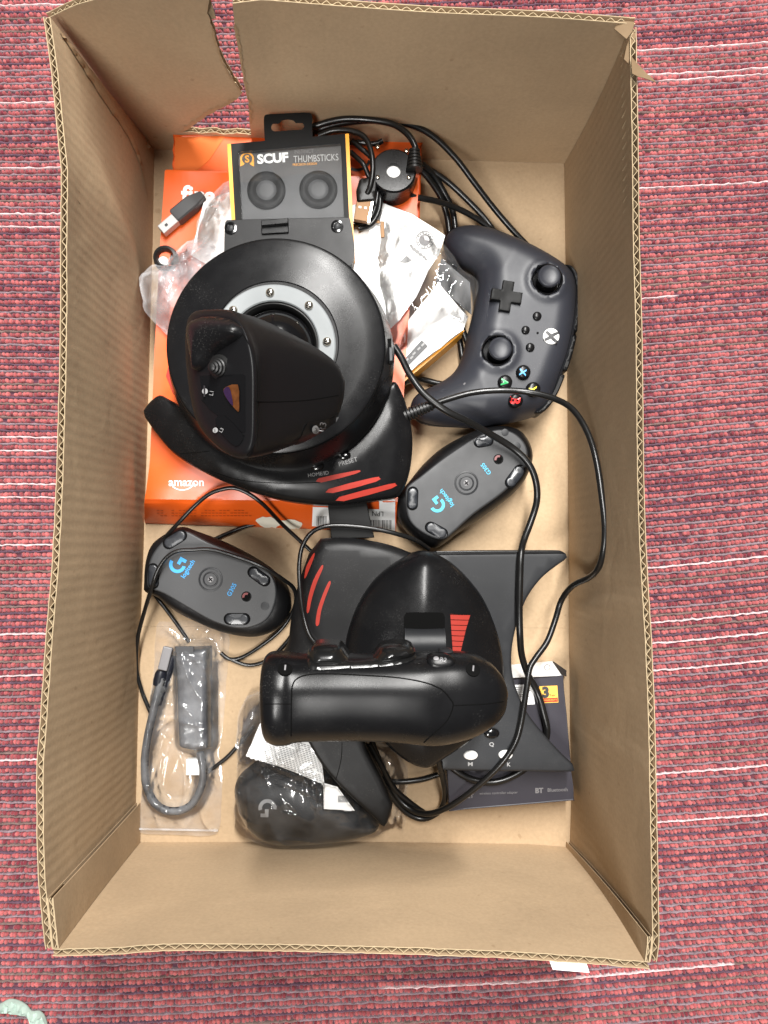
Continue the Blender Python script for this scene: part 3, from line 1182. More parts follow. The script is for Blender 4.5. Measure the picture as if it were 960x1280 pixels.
# glued overlap inside the left wall, and the folded strip in the lower right corner
def overlap_strip(name, G, out, fr0, fr1, t0, t1, m, mid=None):
    """a second layer lying on the inner face of a wall grid G between two slanting lines"""
    n, m_ = G.shape[:2]
    k = 24
    base = []
    for j in range(m_):
        f = j / (m_ - 1)
        a = fr0[0] + (fr0[1] - fr0[0]) * f
        b = fr1[0] + (fr1[1] - fr1[0]) * f
        for i in range(k):
            s = (a + (b - a) * i / (k - 1)) * (n - 1)
            i0 = min(int(s), n - 2)
            base.append(G[i0, j] * (1 - (s - i0)) + G[i0 + 1, j] * (s - i0) + np.array([0, 0, 0.0005]))
    base = np.array(base)
    root = None
    for u0, u1, nm in ((t1 - 0.0005, t1, name), (t0, t0 + 0.0004, 'inner_liner')):
        V0, V1 = base - out * u1, base - out * u0
        N = len(V0)
        F = []
        for j in range(m_ - 1):
            for i in range(k - 1):
                a = j * k + i
                q = (a, a + 1, a + k + 1, a + k)
                F += [q, tuple(N + x for x in q[::-1])]
        per = [j * k for j in range(m_)] + [(m_ - 1) * k + i for i in range(1, k)] + [j * k + k - 1 for j in range(m_ - 2, -1, -1)] + [i for i in range(k - 2, 0, -1)]
        F += [(per[i], per[(i + 1) % len(per)], N + per[(i + 1) % len(per)], N + per[i]) for i in range(len(per))]
        o = MB().add(np.vstack([V0, V1]), F).build(nm, m, carton if root is None else root, smooth=30)
        root = root or o
    top = base[(m_ - 1) * k:]
    em = MB()
    for c in (t0 + .0002, t1 - .00025):
        em.tube([tuple(p - out * c) for p in top], 0.0004, 5)
    em.build('liner_edge', M['card_edge'], root, smooth=0)
    fm = MB()
    dn = base[:k] - top
    dn /= np.linalg.norm(dn, axis=1, keepdims=True)
    flute(fm, top - out * t1, np.repeat(out[None], k, 0), dn, t=t1 - t0, depth=.02)
    fm.build('fluting', M['card_edge'], root, smooth=0)
    return root


overlap_strip('glue_flap', LG, LOUT, (0.945, 0.948), (0.9995, 0.9995), 0.0003, 0.0036, M['card_faint'])
overlap_strip('corner_fold', RG, ROUT, (0.992, 0.974), (0.9995, 0.9995), 0.0003, 0.0030, M['card'])

# loose paper tape on the upper right corner
for pl, z, dz in (([(768, 36), (773, 28), (792, 30), (789, 42), (782, 51), (777, 46)], 0.176, 0.004),
                  ([(791, 38), (795, 44), (789, 62), (786, 78), (781, 72), (784, 56)], 0.174, 0.004),
                  ([(789, 70), (796, 82), (806, 95), (819, 106), (808, 103), (797, 98), (790, 92)], 0.178, 0.006)):
    t = MB()
    c = P(*pl[0], z)
    pillow(t, densify(xy(pl, z), 0.003), lambda x, y, d: z + dz * np.sin((x - c.x) * 160) * 0.5, lambda x, y, d: z - 0.0003 + dz * np.sin((x - c.x) * 160) * 0.5, 0.003)
    t.build('tape_scrap', M['tape'], carton)
t = MB()
pillow(t, densify(xy([(684, 1194), (731, 1197), (737, 1216), (691, 1212)], 0.169), 0.004), lambda x, y, d: 0.169 + 0.05 * (y + 0.245), lambda x, y, d: 0.1687 + 0.05 * (y + 0.245), 0.004)
t.build('paper_label', M['white'], carton)

# scrap of tissue on the carpet
sc = MB()
pl = cr([(-14, 1262), (0, 1256), (10, 1251), (22, 1253), (32, 1259), (38, 1266), (48, 1266), (55, 1274), (57, 1290), (36, 1292), (36, 1280), (30, 1272), (18, 1270), (4, 1268), (-10, 1272)], True, 3)
pillow(sc, xy(pl, 0.003), lambda x, y, d: 0.001 + 0.0035 * fil(d, 0.004) + 0.0018 * np.sin(x * 900 + 3 * np.sin(y * 500)) * np.clip(d / 0.002, 0, 1), lambda x, y, d: 0 * x, 0.002, (0.0008,))
tag(sc.build('tissue_scrap', M['mint'], None), 'crumpled pale mint paper scrap lying on the carpet', 'paper scrap')

# ================================================================== things lying on the floor of the carton
# --- the orange cartons


def px_solid(pl, ztop, zbot, step=0.006, zref=None, inset=(), z_of_px=None):
    """a solid whose top outline is read in picture pixels at its own height"""
    mb = MB()
    poly = densify([tuple(P(a, b, zref if zref is not None else ztop).xy) for a, b in pl], step)
    pillow(mb, poly, ztop, zbot, step, inset)
    return mb


under = thing('orange_carton', 'orange carton under the taller orange carton, its smile print showing beside the thumbstick pack', 'carton', (-0.10, 0.27, ZF))
ob = px_solid([(218, 170), (330, 167), (430, 168), (527, 176), (524, 292), (360, 330), (214, 330)], 0.030, ZF)
ob.build('carton_body', M['orange'], under, smooth=0, bevel=0.0012)
obv = ob.bvh()
tm = decal(MB(), obv, [(219, 172), (282, 170), (262, 200), (246, 214), (219, 214)], 0.0004, 12)
tm.build('tape_strip', M['orange_tape'], under)
v_, f_ = arc_poly(15, 18.5, 205, 335, 12)
sm = MB()
put2d(sm, obv, np.array(v_), f_, (446, 196), 8, 0.0005)
sm.build('smile_print', M['ink'], under, smooth=0)

# the large orange carton: flat top, then a front end that rolls down
ZO = 0.043
carton2 = thing('orange_carton', 'large flat orange carton under the joystick, with a white shop name and torn white patch', 'carton', (-0.10, 0.15, ZF))
rows = [  # (left px, right px, z) down the carton
    ((208, 212), (522, 222), ZO), ((206, 214), (524, 224), ZO), ((199, 330), (516, 330), ZO), ((193, 440), (508, 440), ZO), ((187, 575), (500, 580), ZO),
    ((186, 586), (499, 590), ZO - 0.0006), ((183, 610), (498, 612), ZO - 0.003), ((181, 624), (497, 627), ZO - 0.0055), ((180.5, 630), (496, 633), ZO - 0.009),
    ((181, 650), (495, 660), 0.012), ((181, 654), (495, 665), ZF + 0.002)]
cm = MB()
nx = 40
grid = []
for (l, r, z) in rows:
    a, b = P(*l, z), P(*r, z)
    grid.append([a.lerp(b, i / nx) for i in range(nx + 1)])
fine = []
for i in range(len(grid) - 1):
    k = 6 if i < 4 else 3
    for j in range(k):
        fine.append([grid[i][c].lerp(grid[i + 1][c], j / k) for c in range(nx + 1)])
fine.append(grid[-1])
R_ = len(fine)
vs = []
for i, row in enumerate(fine):
    for c, p in enumerate(row):
        q = p.copy()
        e = min(i / 12, 1)
        q.z += 0.0007 * math.sin(c * 0.5 + i * 0.2) * e * (1 if i < R_ - 3 else 0)
        if i > R_ - 9:
            q.z += 0.0009 * math.sin(c * 1.1) * math.sin((R_ - 1 - i) / 8 * math.pi)
        vs.append(q)
n0 = len(vs)
vs += [Vector((p.x, p.y, ZF)) for p in vs]
fs = []
w_ = nx + 1
for i in range(R_ - 1):
    for c in range(nx):
        a = i * w_ + c
        q = (a, a + w_, a + w_ + 1, a + 1)
        fs += [q, tuple(n0 + t for t in q[::-1])]
per = [c for c in range(nx + 1)] + [i * w_ + nx for i in range(1, R_)] + [(R_ - 1) * w_ + c for c in range(nx - 1, -1, -1)] + [i * w_ for i in range(R_ - 2, 0, -1)]
fs += [(per[i], per[(i + 1) % len(per)], n0 + per[(i + 1) % len(per)], n0 + per[i]) for i in range(len(per))]
cm.add(vs, fs)
cm.build('carton_body', M['orange'], carton2, smooth=28)
cbv = cm.bvh()
lettering('amazon', cbv, (233, 604), 44, 0, M['white'], carton2, 'shop_name', bold=0.02)
v_, f_ = arc_poly(19, 20.4, 228, 312, 14)
s_ = MB()
put2d(s_, cbv, np.array(v_), f_, (228, 592.5), 4, 0.0005)
put2d(s_, cbv, [(-1.5, 3), (3, 3.5), (3.5, -2)], [(0, 2, 1)], (241, 607), 0, 0.0005)
s_.build('smile_print', M['white'], carton2, smooth=0)
lettering('fire', cbv, (248, 244), 43, -2, M['white'], carton2, 'product_name', bold=0.03)
fp = MB()
for k in range(3):
    y = 637 + k * 3.3
    for j in range(26):
        if rng.rand() < 0.86:
            x = 196 + j * 4.6
            decal(fp, cbv, [(x, y), (x + 3.4, y + 0.1), (x + 3.4, y + 1.2), (x, y + 1.1)], 0.0004, 0)
fp.build('fine_print', M['orange_dark'], carton2, smooth=0)
tp = cr([(320, 648), (333, 645), (352, 650), (364, 648), (377, 653), (374, 660), (358, 660), (350, 656), (340, 660), (326, 656)], True, 3)
decal(MB(), cbv, [(a + rng.normal(0, .5), b + rng.normal(0, .5)) for a, b in tp], 0.0005, 3).build('torn_patch', M['torn'], carton2)
lab = decal(MB(), cbv, [(391, 633), (474, 636), (474, 622), (494, 624), (494, 663), (390, 657)], 0.0005, 6).build('barcode_sticker', M['paper'], carton2)
bc = MB()
x = 396.0
while x < 409:
    w = rng.choice([0.7, 1.1, 1.6])
    decal(bc, cbv, [(x, 644), (x + w, 644), (x + w, 656), (x, 656)], 0.0009, 0)
    x += w + rng.choice([0.8, 1.2])
bc.build('barcode', M['ink'], lab, smooth=0)
bc = MB()
x = 463.0
while x < 489:
    w = rng.choice([0.7, 1.1, 1.6])
    decal(bc, cbv, [(x, 649), (x + w, 649), (x + w, 661), (x, 660)], 0.0009, 0)
    x += w + rng.choice([0.8, 1.2])
bc.build('barcode', M['ink'], lab, smooth=0)
lettering('LPN R', cbv, (468, 641), 22, 178, M['ink'], lab, 'sticker_text', lift=0.0009)

# --- thumbstick pack with its window
ZS = 0.079
pack = thing('thumbstick_pack', 'black and amber retail pack with two thumbsticks behind a clear window, above the joystick', 'retail box', (-0.04, 0.26, 0.045))
q4 = [(284, 180), (436, 167), (443, 312), (292, 322)]


def lerp4(u, v, q=q4):
    a = np.array(q[0]) * (1 - u) + np.array(q[1]) * u
    b = np.array(q[3]) * (1 - u) + np.array(q[2]) * u
    return tuple(a * (1 - v) + b * v)


front = [lerp4(*t) for t in ((0, 0), (1, 0), (1, 1), (0, 1))]
body = MB()
bp_ = xy(front, ZS - 0.004)
body.prism(bp_, 0.046, ZS - 0.004)
body.build('pack_body', M['yellow'], pack, smooth=0, bevel=0.0006)
fr = MB()   # front frame round the window, open in the middle
o_ = [lerp4(u, v) for u, v in ((0.03, 0.0), (0.97, 0.0), (0.97, 1), (0.03, 1))]
i_ = [lerp4(u, v) for u, v in ((0.085, 0.075), (0.93, 0.075), (0.93, 0.98), (0.085, 0.98))]
A_, B_ = xy(o_, ZS), xy(i_, ZS)
z0 = ZS - 0.0038
for k in range(4):
    j = (k + 1) % 4
    quad = [A_[k], A_[j], B_[j], B_[k]]
    fr.prism(quad, z0, ZS)
fr.build('pack_frame', M['dead_black'], pack, smooth=0)
for (u0, u1) in ((0.0, 0.03), (0.97, 1.0)):
    ed = MB()
    ed.prism(xy([lerp4(u, v) for u, v in ((u0, 0.0), (u1, 0.0), (u1, 1), (u0, 1))], ZS - 0.0003), z0, ZS - 0.0003)
    ed.build('amber_edge', M['yellow'], pack, smooth=0)
ins = MB()
ins.prism(B_, z0, ZS - 0.0036)
ins.build('pack_insert', M['insert'], pack, smooth=0)
ibv = ins.bvh()
for k, c in enumerate(((333, 238), (398, 237))):
    t_ = MB()
    b_ = P(*c, ZS - 0.003)
    s_ = mmpx(ZS)
    t_.lathe(b_, [(24.5 * s_, -0.0006), (24.5 * s_, 0.0008), (22 * s_, 0.0016), (17 * s_, 0.0014), (14.5 * s_, 0.0006), (13 * s_, 0.0005)], 40)
    th_ = t_.build('thumbstick', M['dead_black'], pack, smooth=50)
    c_ = MB()
    c_.lathe(b_, [(13.2 * s_, 0.0003), (12.6 * s_, 0.0008), (8 * s_, 0.0012), (0, 0.0013)], 32)
    c_.build('thumbstick_top', M['insert'], th_, smooth=50)
lettering('SCUF', ibv, (341, 198), 39, 4, M['white'], pack, 'brand_name', bold=0.045, height=12.5)
lettering('THUMBSTICKS', ibv, (395, 198), 56, 3, M['pale_print'], pack, 'product_name', height=8.5)
lettering('INSTINCT', ibv, (380, 189.5), 24, 3, M['faint_print'], pack, 'product_name', height=5)
lettering('PRECISION DESIGN', ibv, (381, 205.5), 30, 3, M['yellow'], pack, 'product_name', height=3)
lg = MB()
v_, f_ = arc_poly(6.4, 8.6, -60, 240, 30)
put2d(lg, ibv, np.array(v_), f_, (309, 199), 0, 0.0004)
for sgn in (-1, 1):
    put2d(lg, ibv, [(sgn * 8.6, -3), (sgn * 8.6, -9.5), (sgn * 4.5, -7.5)], [(0, 1, 2) if sgn < 0 else (0, 2, 1)], (309, 199), 0, 0.0004)
lettering('S', ibv, (309, 199), 5.5, 2, None, None, bold=0.03, mb=lg)
lg.build('emblem', M['yellow'], pack, smooth=0)
wn = MB()
wn.prism([tuple(np.array(p) * 1.0) for p in B_], ZS - 0.0007, ZS - 0.0004)
wn.build('window_film', M['window'], pack, smooth=0)
# hang tab with its slot
tabo = cr([(331, 176), (330, 160), (330, 147), (334, 143), (350, 142), (372, 141), (386, 141), (390, 145), (390, 158), (391, 172)], False, 3)
tb = MB()
ot = densify(tabo + [(391, 176), (331, 180)], 4)
hole = cr([(339, 160), (341, 155), (349, 154.5), (352, 151), (360, 149.5), (367, 151), (370, 154), (378, 154), (380, 158), (377, 162), (366, 162.5), (352, 163.5), (342, 164)], True, 2)
pts = [Vector((a, -b)) for a, b in ot + hole]
no, nh = len(ot), len(hole)
res = geometry.delaunay_2d_cdt(pts, [(i, (i + 1) % no) for i in range(no)] + [(no + i, no + (i + 1) % nh) for i in range(nh)], [], 1, 1e-7)
hv = np.array([tuple(v) for v in res[0]])
zt_ = 0.0785
V, F = [], []
for z in (zt_, zt_ - 0.0012):
    V += [tuple(P(a, -b, z)) for a, b in hv]
for f in res[2]:
    cx_, cy_ = hv[list(f)].mean(0)
    if not inside([(cx_, -cy_)], hole)[0]:
        F += [tuple(f), tuple(len(hv) + i for i in f[::-1])]
for lo_, n_ in ((0, no), (no, nh)):
    for i in range(n_):
        a, b = lo_ + i, lo_ + (i + 1) % n_
        F.append((a, b, len(hv) + b, len(hv) + a))
tb.add(V, F)
tb.build('hang_tab', M['dead_black'], pack, smooth=0)

# --- grey square plug on the orange carton
plug = thing('usb_plug', 'grey square printer plug with a dull metal tip, beside white lettering on orange', 'plug', P(225, 272, ZO))
ax0, ax1, ax2 = P(204.5, 289.5, ZO + .006), P(219, 273, ZO + .006), P(254, 244, ZO + .005)
pb = MB()
d_ = (ax2 - ax1).normalized()
sd = Vector((-d_.y, d_.x, 0)).normalized()
up = Vector((0, 0, 1))
rings = []
for t, w, h in ((0, .0050, .0050), (.05, .0056, .0054), (.6, .0056, .0054), (.75, .0046, .0046), (1.0, .0028, .0030)):
    c = ax1.lerp(ax2, t)
    rings.append([c + sd * (w * a) + up * (h * b) for a, b in ((-1, -.8), (-.8, -1), (.8, -1), (1, -.8), (1, .8), (.8, 1), (-.8, 1), (-1, .8))])
pb.loft(rings)
pb.build('plug_shell', M['usb_grey'], plug, smooth=30)
pm = MB()
pm.box(ax0.lerp(ax1, 0.5), ((ax1 - ax0).length + .002, .0078, .0074), math.atan2(d_.y, d_.x))
tip = pm.build('plug_tip', M['grey_metal'], plug, smooth=0, bevel=0.0006)
hm = MB()
hm.box(ax0.lerp(ax1, 0.35) + up * 0.0040, (.0022, .0018, .0006), math.atan2(d_.y, d_.x))
hm.build('latch_hole', M['ink'], tip, smooth=0)

# --- small black ring at the left wall
rg = thing('rubber_ring', 'small black ring with a pale centre, half under the crumpled clear bag', 'ring', P(206, 322, ZF))
m_ = MB()
c = P(206, 321, 0.047)
m_.lathe(c, [(.0095, -.044), (.0098, -.004), (.0088, .0005), (.0068, .001), (.0056, -.001), (.0054, -.004), (0, -.004)], 36)
m_.build('ring_body', M['rubber'], rg, smooth=50)
m_ = MB()
m_.lathe(P(204, 327, 0.044), [(.0040, -.0005), (.0038, .0006), (0, .0012)], 28)
m_.build('ring_centre', M['plug_white'], rg, smooth=50)

# --- round black sensor puck with a bright hole
puck = thing('round_puck', 'short round black device with a bright hole and a cable, near the torn wall', 'device', P(490, 235, 0.03))
zt_ = 0.066
c = P(492, 213, zt_)
s_ = mmpx(zt_)
r_ = 29 * s_
m_ = MB()
m_.lathe(c, [(r_ * .98, -.030), (r_, -.028), (r_, -.0012), (r_ - .0012, 0), (9.5 * s_, 0), (9.0 * s_, -.0006), (9.0 * s_, -.004)], 64)
m_.build('puck_body', M['black'], puck, smooth=40)
m_ = MB()
m_.lathe(c, [(9.0 * s_, -.0035), (4 * s_, -.0028), (0, -.0028)], 28)
m_.build('puck_hole', M['white'], puck, smooth=50)
for a, b in ((472, 184), (472, 222), (511, 222), (508, 189)):
    screw(puck, P(a, b, zt_) + Vector((0, 0, .0003)), Vector((0, 0, 1)), .0016, M['steel'])
m_ = MB()
for k in range(6):
    y = 189 + k * 4.4
    m_.lathe(P(518, y, zt_ + .0025), [(0, -.001), (.0042 + .0004 * k, -.0009), (.0042 + .0004 * k, .0009), (0, .001)], 18, normal=(0, 1, 0))
m_.tube([P(518, 188, zt_ + .002), P(518, 212, zt_ + .001)], .0036, 12)
m_.build('cable_gland', M['rubber'], puck, smooth=40)

# --- boxes and papers to the right of the joystick
wb = thing('white_carton', 'flat white carton with a black strip label, sticking out right of the joystick', 'carton', P(530, 430, ZF))
Qb = [(478, 440), (548, 354), (584, 396), (578, 412), (486, 484), (450, 480)]
b_ = px_solid(Qb, 0.040, 0.012, 0.008)
b_.build('carton_body', M['paper'], wb, smooth=0, bevel=0.0006)
bbv = b_.bvh()
e_ = MB()
e_.prism(xy([(577, 413), (580, 415), (490, 491), (485, 486)], 0.030), 0.006, 0.0335)
e_.build('carton_edge', M['yellow'], wb, smooth=0)
lab = decal(MB(), bbv, [(490, 466), (527, 425), (535, 433), (496, 472)], 0.0004, 5).build('strip_label', M['ink'], wb)
ln = MB()
for k, (a, b) in enumerate(((528, 431), (523, 436), (517, 442), (514, 447), (508, 450), (503, 457), (498, 463))):
    decal(ln, bbv, [(a - 2, b + 1), (a + 1.6, b - 2.4), (a + 3, b - .6), (a - .4, b + 2.8)], 0.0008, 0)
ln.build('label_symbols', M['grey_print'], lab, smooth=0)

pp = thing('paper_sleeve', 'white paper sleeve with a round stamp, lying between the black puck and the controller', 'paper sleeve', P(505, 300, 0.033))
sl = MB()
zz = lambda x, y, d: 0.0478 + 0.0022 * np.sin(x * 90 + y * 60) * sstep(d / .01) + 0.001 * np.sin(y * 210)
pillow(sl, densify(xy([(438, 258), (470, 252), (515, 268), (556, 296), (549, 318), (535, 340), (520, 372), (500, 400), (478, 420), (440, 420)], 0.046), 0.004), zz, lambda x, y, d: zz(x, y, d) - 0.0008, 0.006)
sl.build('sleeve', M['paper'], pp, smooth=40)
sbv = sl.bvh()
stp = MB()
for r0, r1 in ((10.2, 11.2), (5.8, 7.2)):
    v_, f_ = arc_poly(r0, r1, 0, 360, 36)
    put2d(stp, sbv, np.array(v_), f_, (531, 300), 0, 0.0004)
for a in range(0, 360, 24):
    v_, f_ = arc_poly(8.0, 9.4, a, a + 13, 3)
    put2d(stp, sbv, np.array(v_), f_, (531, 300), 0, 0.0004)
v_, f_ = arc_poly(0.01, 5.8, 100, 350, 16)
put2d(stp, sbv, np.array(v_), f_, (531, 300), 0, 0.0004)
stp.build('round_stamp', M['faint_print'], pp, smooth=0)
gm = MB()
decal(gm, sbv, [(499, 328), (508, 320), (515, 326), (506, 329)], 0.0004, 0)
for k in range(5):
    decal(gm, sbv, [(512 + k * 4, 306 + k * 3.4), (515 + k * 4, 306 + k * 3.4), (519 + k * 4, 314 + k * 3), (516 + k * 4, 314 + k * 3)], 0.0004, 0)
gm.build('faint_lettering', M['grey_print'], pp, smooth=0)
pk = MB()
pk.box(P(478, 287, 0.0515), (.0030, .0125, .0012), math.radians(2))
pk.box(P(469, 277, 0.0515), (.0075, .0022, .0012), math.radians(-8))
pk.build('foil_hook', M['brass'], pp, smooth=0, bevel=0.0003)


# --- crumpled clear films
def wrinkles(seed, box, n, amp, wid):
    r = np.random.RandomState(seed)
    L = []
    for _ in range(n):
        x, y = r.uniform(box[0], box[1]), r.uniform(box[2], box[3])
        a = r.uniform(0, math.pi)
        L.append((x, y, math.cos(a), math.sin(a), r.uniform(.15, 1) ** 1.5 * amp * r.choice([-.2, 1, 1]), r.uniform(.6, 1.6) * wid, r.uniform(.008, .03), r.uniform(-3, 3)))

    def f(x, y):
        h = np.zeros_like(x)
        for (cx, cy, c, s, A, w, ln, bend) in L:
            u, v = (x - cx) * c + (y - cy) * s, -(x - cx) * s + (y - cy) * c
            v = v + 0.12 * u * u / ln * bend
            h += A * np.exp(-np.abs(v) / w) * np.exp(-(u / ln) ** 2) + 0.3 * A * np.exp(-(v / (w * 5)) ** 2) * np.exp(-(u / ln) ** 2)
        return h
    return f


def bag_sheet(name, pl, zref, zf, m, seed, n, amp, wid, parent, step=0.0013, smooth=60, jag=0.0):
    poly = xy(cr(pl, True, 4), zref)
    if jag:
        poly = [(a + rng.normal(0, jag), b + rng.normal(0, jag)) for a, b in poly]
    a = np.array(poly)
    w = wrinkles(seed, (a[:, 0].min(), a[:, 0].max(), a[:, 1].min(), a[:, 1].max()), n, amp, wid)
    mb = MB()
    sheet(mb, densify(poly, 0.003), lambda x, y, d: zf(x, y, d) + w(x, y) * sstep(d / 0.008), step, (0.001,))
    return mb.build(name, m, parent, smooth=smooth)


bagl = thing('plastic_bag', 'crumpled clear bag round white papers, left of the round joystick base', 'plastic bag', P(240, 350, ZO))
bag_sheet('bag_top', [(290, 216), (262, 232), (246, 262), (238, 290), (222, 300), (214, 322), (185, 324), (172, 340), (170, 358), (176, 382), (190, 400), (204, 412), (214, 440), (224, 480), (236, 498), (280, 470), (330, 420), (330, 300), (310, 230)],
          0.058, lambda x, y, d: 0.047 + 0.018 * sstep(d / 0.022), M['film_milky'], 5, 130, 0.0055, 0.0011, bagl, jag=0.0004)
bag_sheet('bag_fold', [(172, 345), (200, 330), (232, 300), (262, 300), (290, 318), (262, 360), (236, 392), (226, 440), (208, 418), (186, 392)],
          0.050, lambda x, y, d: 0.046 + 0.010 * sstep(d / 0.016), M['film_milky'], 9, 90, 0.005, 0.0010, bagl, jag=0.0004)
lf = MB()
zz = lambda x, y, d: 0.0475 + 0.0012 * np.sin(x * 200)
pillow(lf, densify(xy([(254, 252), (286, 240), (300, 244), (300, 322), (262, 332), (238, 318), (246, 285)], 0.048), 0.004), zz, lambda x, y, d: zz(x, y, d) - 0.0006, 0.006)
tag(lf.build('white_leaflet', M['paper'], None), 'white leaflet inside the crumpled clear bag beside the amber pack edge', 'leaflet')

bagr = thing('plastic_bag', 'clear bag glinting over white papers, between the joystick base and the controller', 'plastic bag', P(530, 370, 0.04))
bag_sheet('bag_top', [(478, 262), (520, 268), (556, 297), (580, 330), (600, 345), (596, 372), (584, 398), (560, 392), (520, 420), (486, 440), (474, 380), (462, 310)],
          0.054, lambda x, y, d: 0.043 + 0.012 * sstep(d / 0.015), M['film'], 21, 90, 0.005, 0.0010, bagr, jag=0.0004)
pc = MB()
pillow(pc, densify(xy([(552, 322), (588, 352), (590, 392), (566, 372), (545, 350)], 0.03), 0.005), 0.028, 0.0265, 0.006)
tag(pc.build('grey_card', M['insert'], None), 'dark card edge under the clear bag by the controller grip', 'card')
rt = MB()
decal(rt, cbv, [(212, 455), (222, 478), (232, 500), (226, 505), (216, 490), (208, 470)], 0.001, 4)
tag(rt.build('red_tag', M['red'], None), 'small red tag on the orange carton beside the joystick base', 'tag')

# --- clear bag with a short cable and a dongle, lower left
bagc = thing('plastic_bag', 'long clear bag holding a short cable and dongle, in the lower left corner', 'plastic bag', P(225, 920, ZF))
dg_ = thing('usb_dongle', 'dark blue dongle block inside the long clear bag', 'dongle', P(240, 880, ZF))
m_ = MB()
zt_ = 0.018
pillow(m_, densify(cr([(218, 811), (262, 808), (263, 850), (262, 938), (243, 941), (222, 938), (219, 900), (217, 850)], True, 1), .003) and densify(xy([(217, 811), (261, 809), (262, 938), (242, 941), (221, 937)], zt_), .003),
       lambda x, y, d: ZF + 0.002 + 0.012 * fil(d, 0.004), lambda x, y, d: ZF + 0.002 - 0.002 * fil(d, 0.003), 0.003, (0.0005, 0.0012, 0.0025))
dgb = m_.bvh()
m_.build('dongle_body', mat('navy_plastic', (0.008, 0.009, 0.015), 0.3, rvary=0.05), dg_, smooth=45)
m_ = MB()
m_.box(P(231, 812, 0.0185), (.0145, .0052, .0016), 0)
m_.build('dongle_cap', M['ink'], dg_, smooth=0, bevel=.0004)
ct = thing('short_cable', 'short dark cable looped inside the long clear bag', 'cable', P(215, 960, ZF))
navy = mat('navy_cable', (0.008, 0.009, 0.014), 0.4, spec=0.3)
cpts = [(203, 846, .011), (197, 866, .011), (191, 892, .011), (184, 925, .011), (181, 955, .011), (184, 985, .011), (197, 1007, .012), (217, 1014, .012), (238, 1007, .012), (251, 985, .012), (254, 962, .012), (250, 940, .012)]
m_ = MB()
m_.tube([P(*p) for p in cr(cpts, False, 6)], .0031, 12)
cab = m_.bvh()
m_.build('cable', navy, ct, smooth=60)
m_ = MB()
m_.tube([P(*p) for p in cr([(197, 880, .0075), (207, 850, .007), (216, 820, .007)], False, 6)], .0034, 12)
m_.build('cable', navy, ct, smooth=60)
m_ = MB()
m_.lathe(P(199, 852, .011), [(.0042, -.003), (.0047, .0), (.0047, .006), (.0036, .009), (0, .009)], 18, normal=P(206, 820, .012) - P(199, 852, .011))
m_.build('cable_collar', navy, ct, smooth=40)
m_ = MB()
d_ = P(211, 806, .011) - P(202, 842, .011)
m_.box(P(207, 823, .012), (.0075, d_.length * .8, .0045), math.atan2(d_.y, d_.x) - math.pi / 2)
m_.build('connector_shell', M['faint_print'], ct, smooth=0, bevel=.0008)
m_ = MB()
m_.box(P(242, 958, .010), (.011, .0125, .006), 0)
m_.build('pale_connector', M['plug_white'], ct, smooth=0, bevel=.0008)


def draped(bvhs, base=0.005, reach=0.005, gap=0.0012):
    """the film lies on whatever the bag holds: the highest point within reach"""
    offs = [(0, 0)] + [(reach * k * math.cos(t), reach * k * math.sin(t)) for k in (.5, 1) for t in np.linspace(0, 2 * math.pi, 9)[:-1]]

    def top(x, y):
        z = 0.0
        for b in bvhs:
            loc = b.ray_cast(Vector((x, y, .2)), Vector((0, 0, -1)))[0]
            if loc is not None:
                z = max(z, loc.z)
        return z

    def f(x, y, d):
        out = np.empty(len(x))
        for i, (a, c) in enumerate(zip(x, y)):
            zs = [top(a + u, c + v) for u, v in offs]
            out[i] = max(zs[0] + gap, base, .35 * max(zs) + .65 * float(np.mean(zs)) + gap * .5)
        return out
    return f


bag_sheet('bag_top', [(193, 784), (208, 778), (236, 777), (262, 786), (283, 792), (284, 815), (280, 870), (276, 920), (271, 945), (276, 970), (274, 1010), (268, 1046), (220, 1047), (170, 1044), (172, 1015), (177, 960), (182, 900), (189, 840)],
          0.012, draped([dgb, cab]), M['film_bag'], 33, 70, 0.0022, 0.0009, bagc, jag=0.0002)
sm_ = MB()
sm_.box(P(220, 1037, .0075), (.066, .0014, .0006), math.radians(-1.5))
sm_.build('bag_seal', M['film_milky'], bagc, smooth=0)

# --- bagged mouse at the bottom
Z6 = lambda pts: zp(270, 840, 3.692, pts)
bm = thing('bagged_mouse', 'black mouse with a grey letter emblem, lying right side up inside a clear bag', 'computer mouse', P(360, 1000, ZF))
m_ = MB()
mo = cr(Z6([(78, 570), (92, 505), (140, 455), (215, 410), (320, 400), (430, 430), (560, 500), (660, 580), (745, 690), (752, 735), (700, 765), (600, 790), (480, 805), (340, 812), (240, 800), (160, 752), (104, 670)]), True, 4)
pillow(m_, resample(xy(mo, 0.02), .003), lambda x, y, d: ZF + 0.006 + 0.030 * fil(d, 0.030), lambda x, y, d: ZF + 0.006 - 0.006 * fil(d, 0.006), 0.003, (0.0006, 0.0014, 0.0026))
m_.build('mouse_shell', M['black_matte'], bm, smooth=60)
mbv = m_.bvh()
gm = MB()
g_logo(gm, mbv, (334.5, 1010), 11.2, -92, 0.0005)
gm.build('emblem', M['grey_print'], bm, smooth=0)
man = MB()
zz = lambda x, y, d: 0.043 + 0.0015 * np.sin(x * 110) + 0.001 * np.sin(y * 160)
mpl = Z6([(140, 385), (205, 235), (330, 235), (470, 250), (500, 518), (380, 470), (250, 425)])
pillow(man, densify(xy(mpl, 0.043), .004), zz, lambda x, y, d: zz(x, y, d) - .0012, 0.006)
mano = man.build('manual', M['paper'], None, smooth=40)
tag(mano, 'folded white manual printed with small text, in the clear bag over the mouse', 'manual')
mnv = man.bvh()
tx = MB()
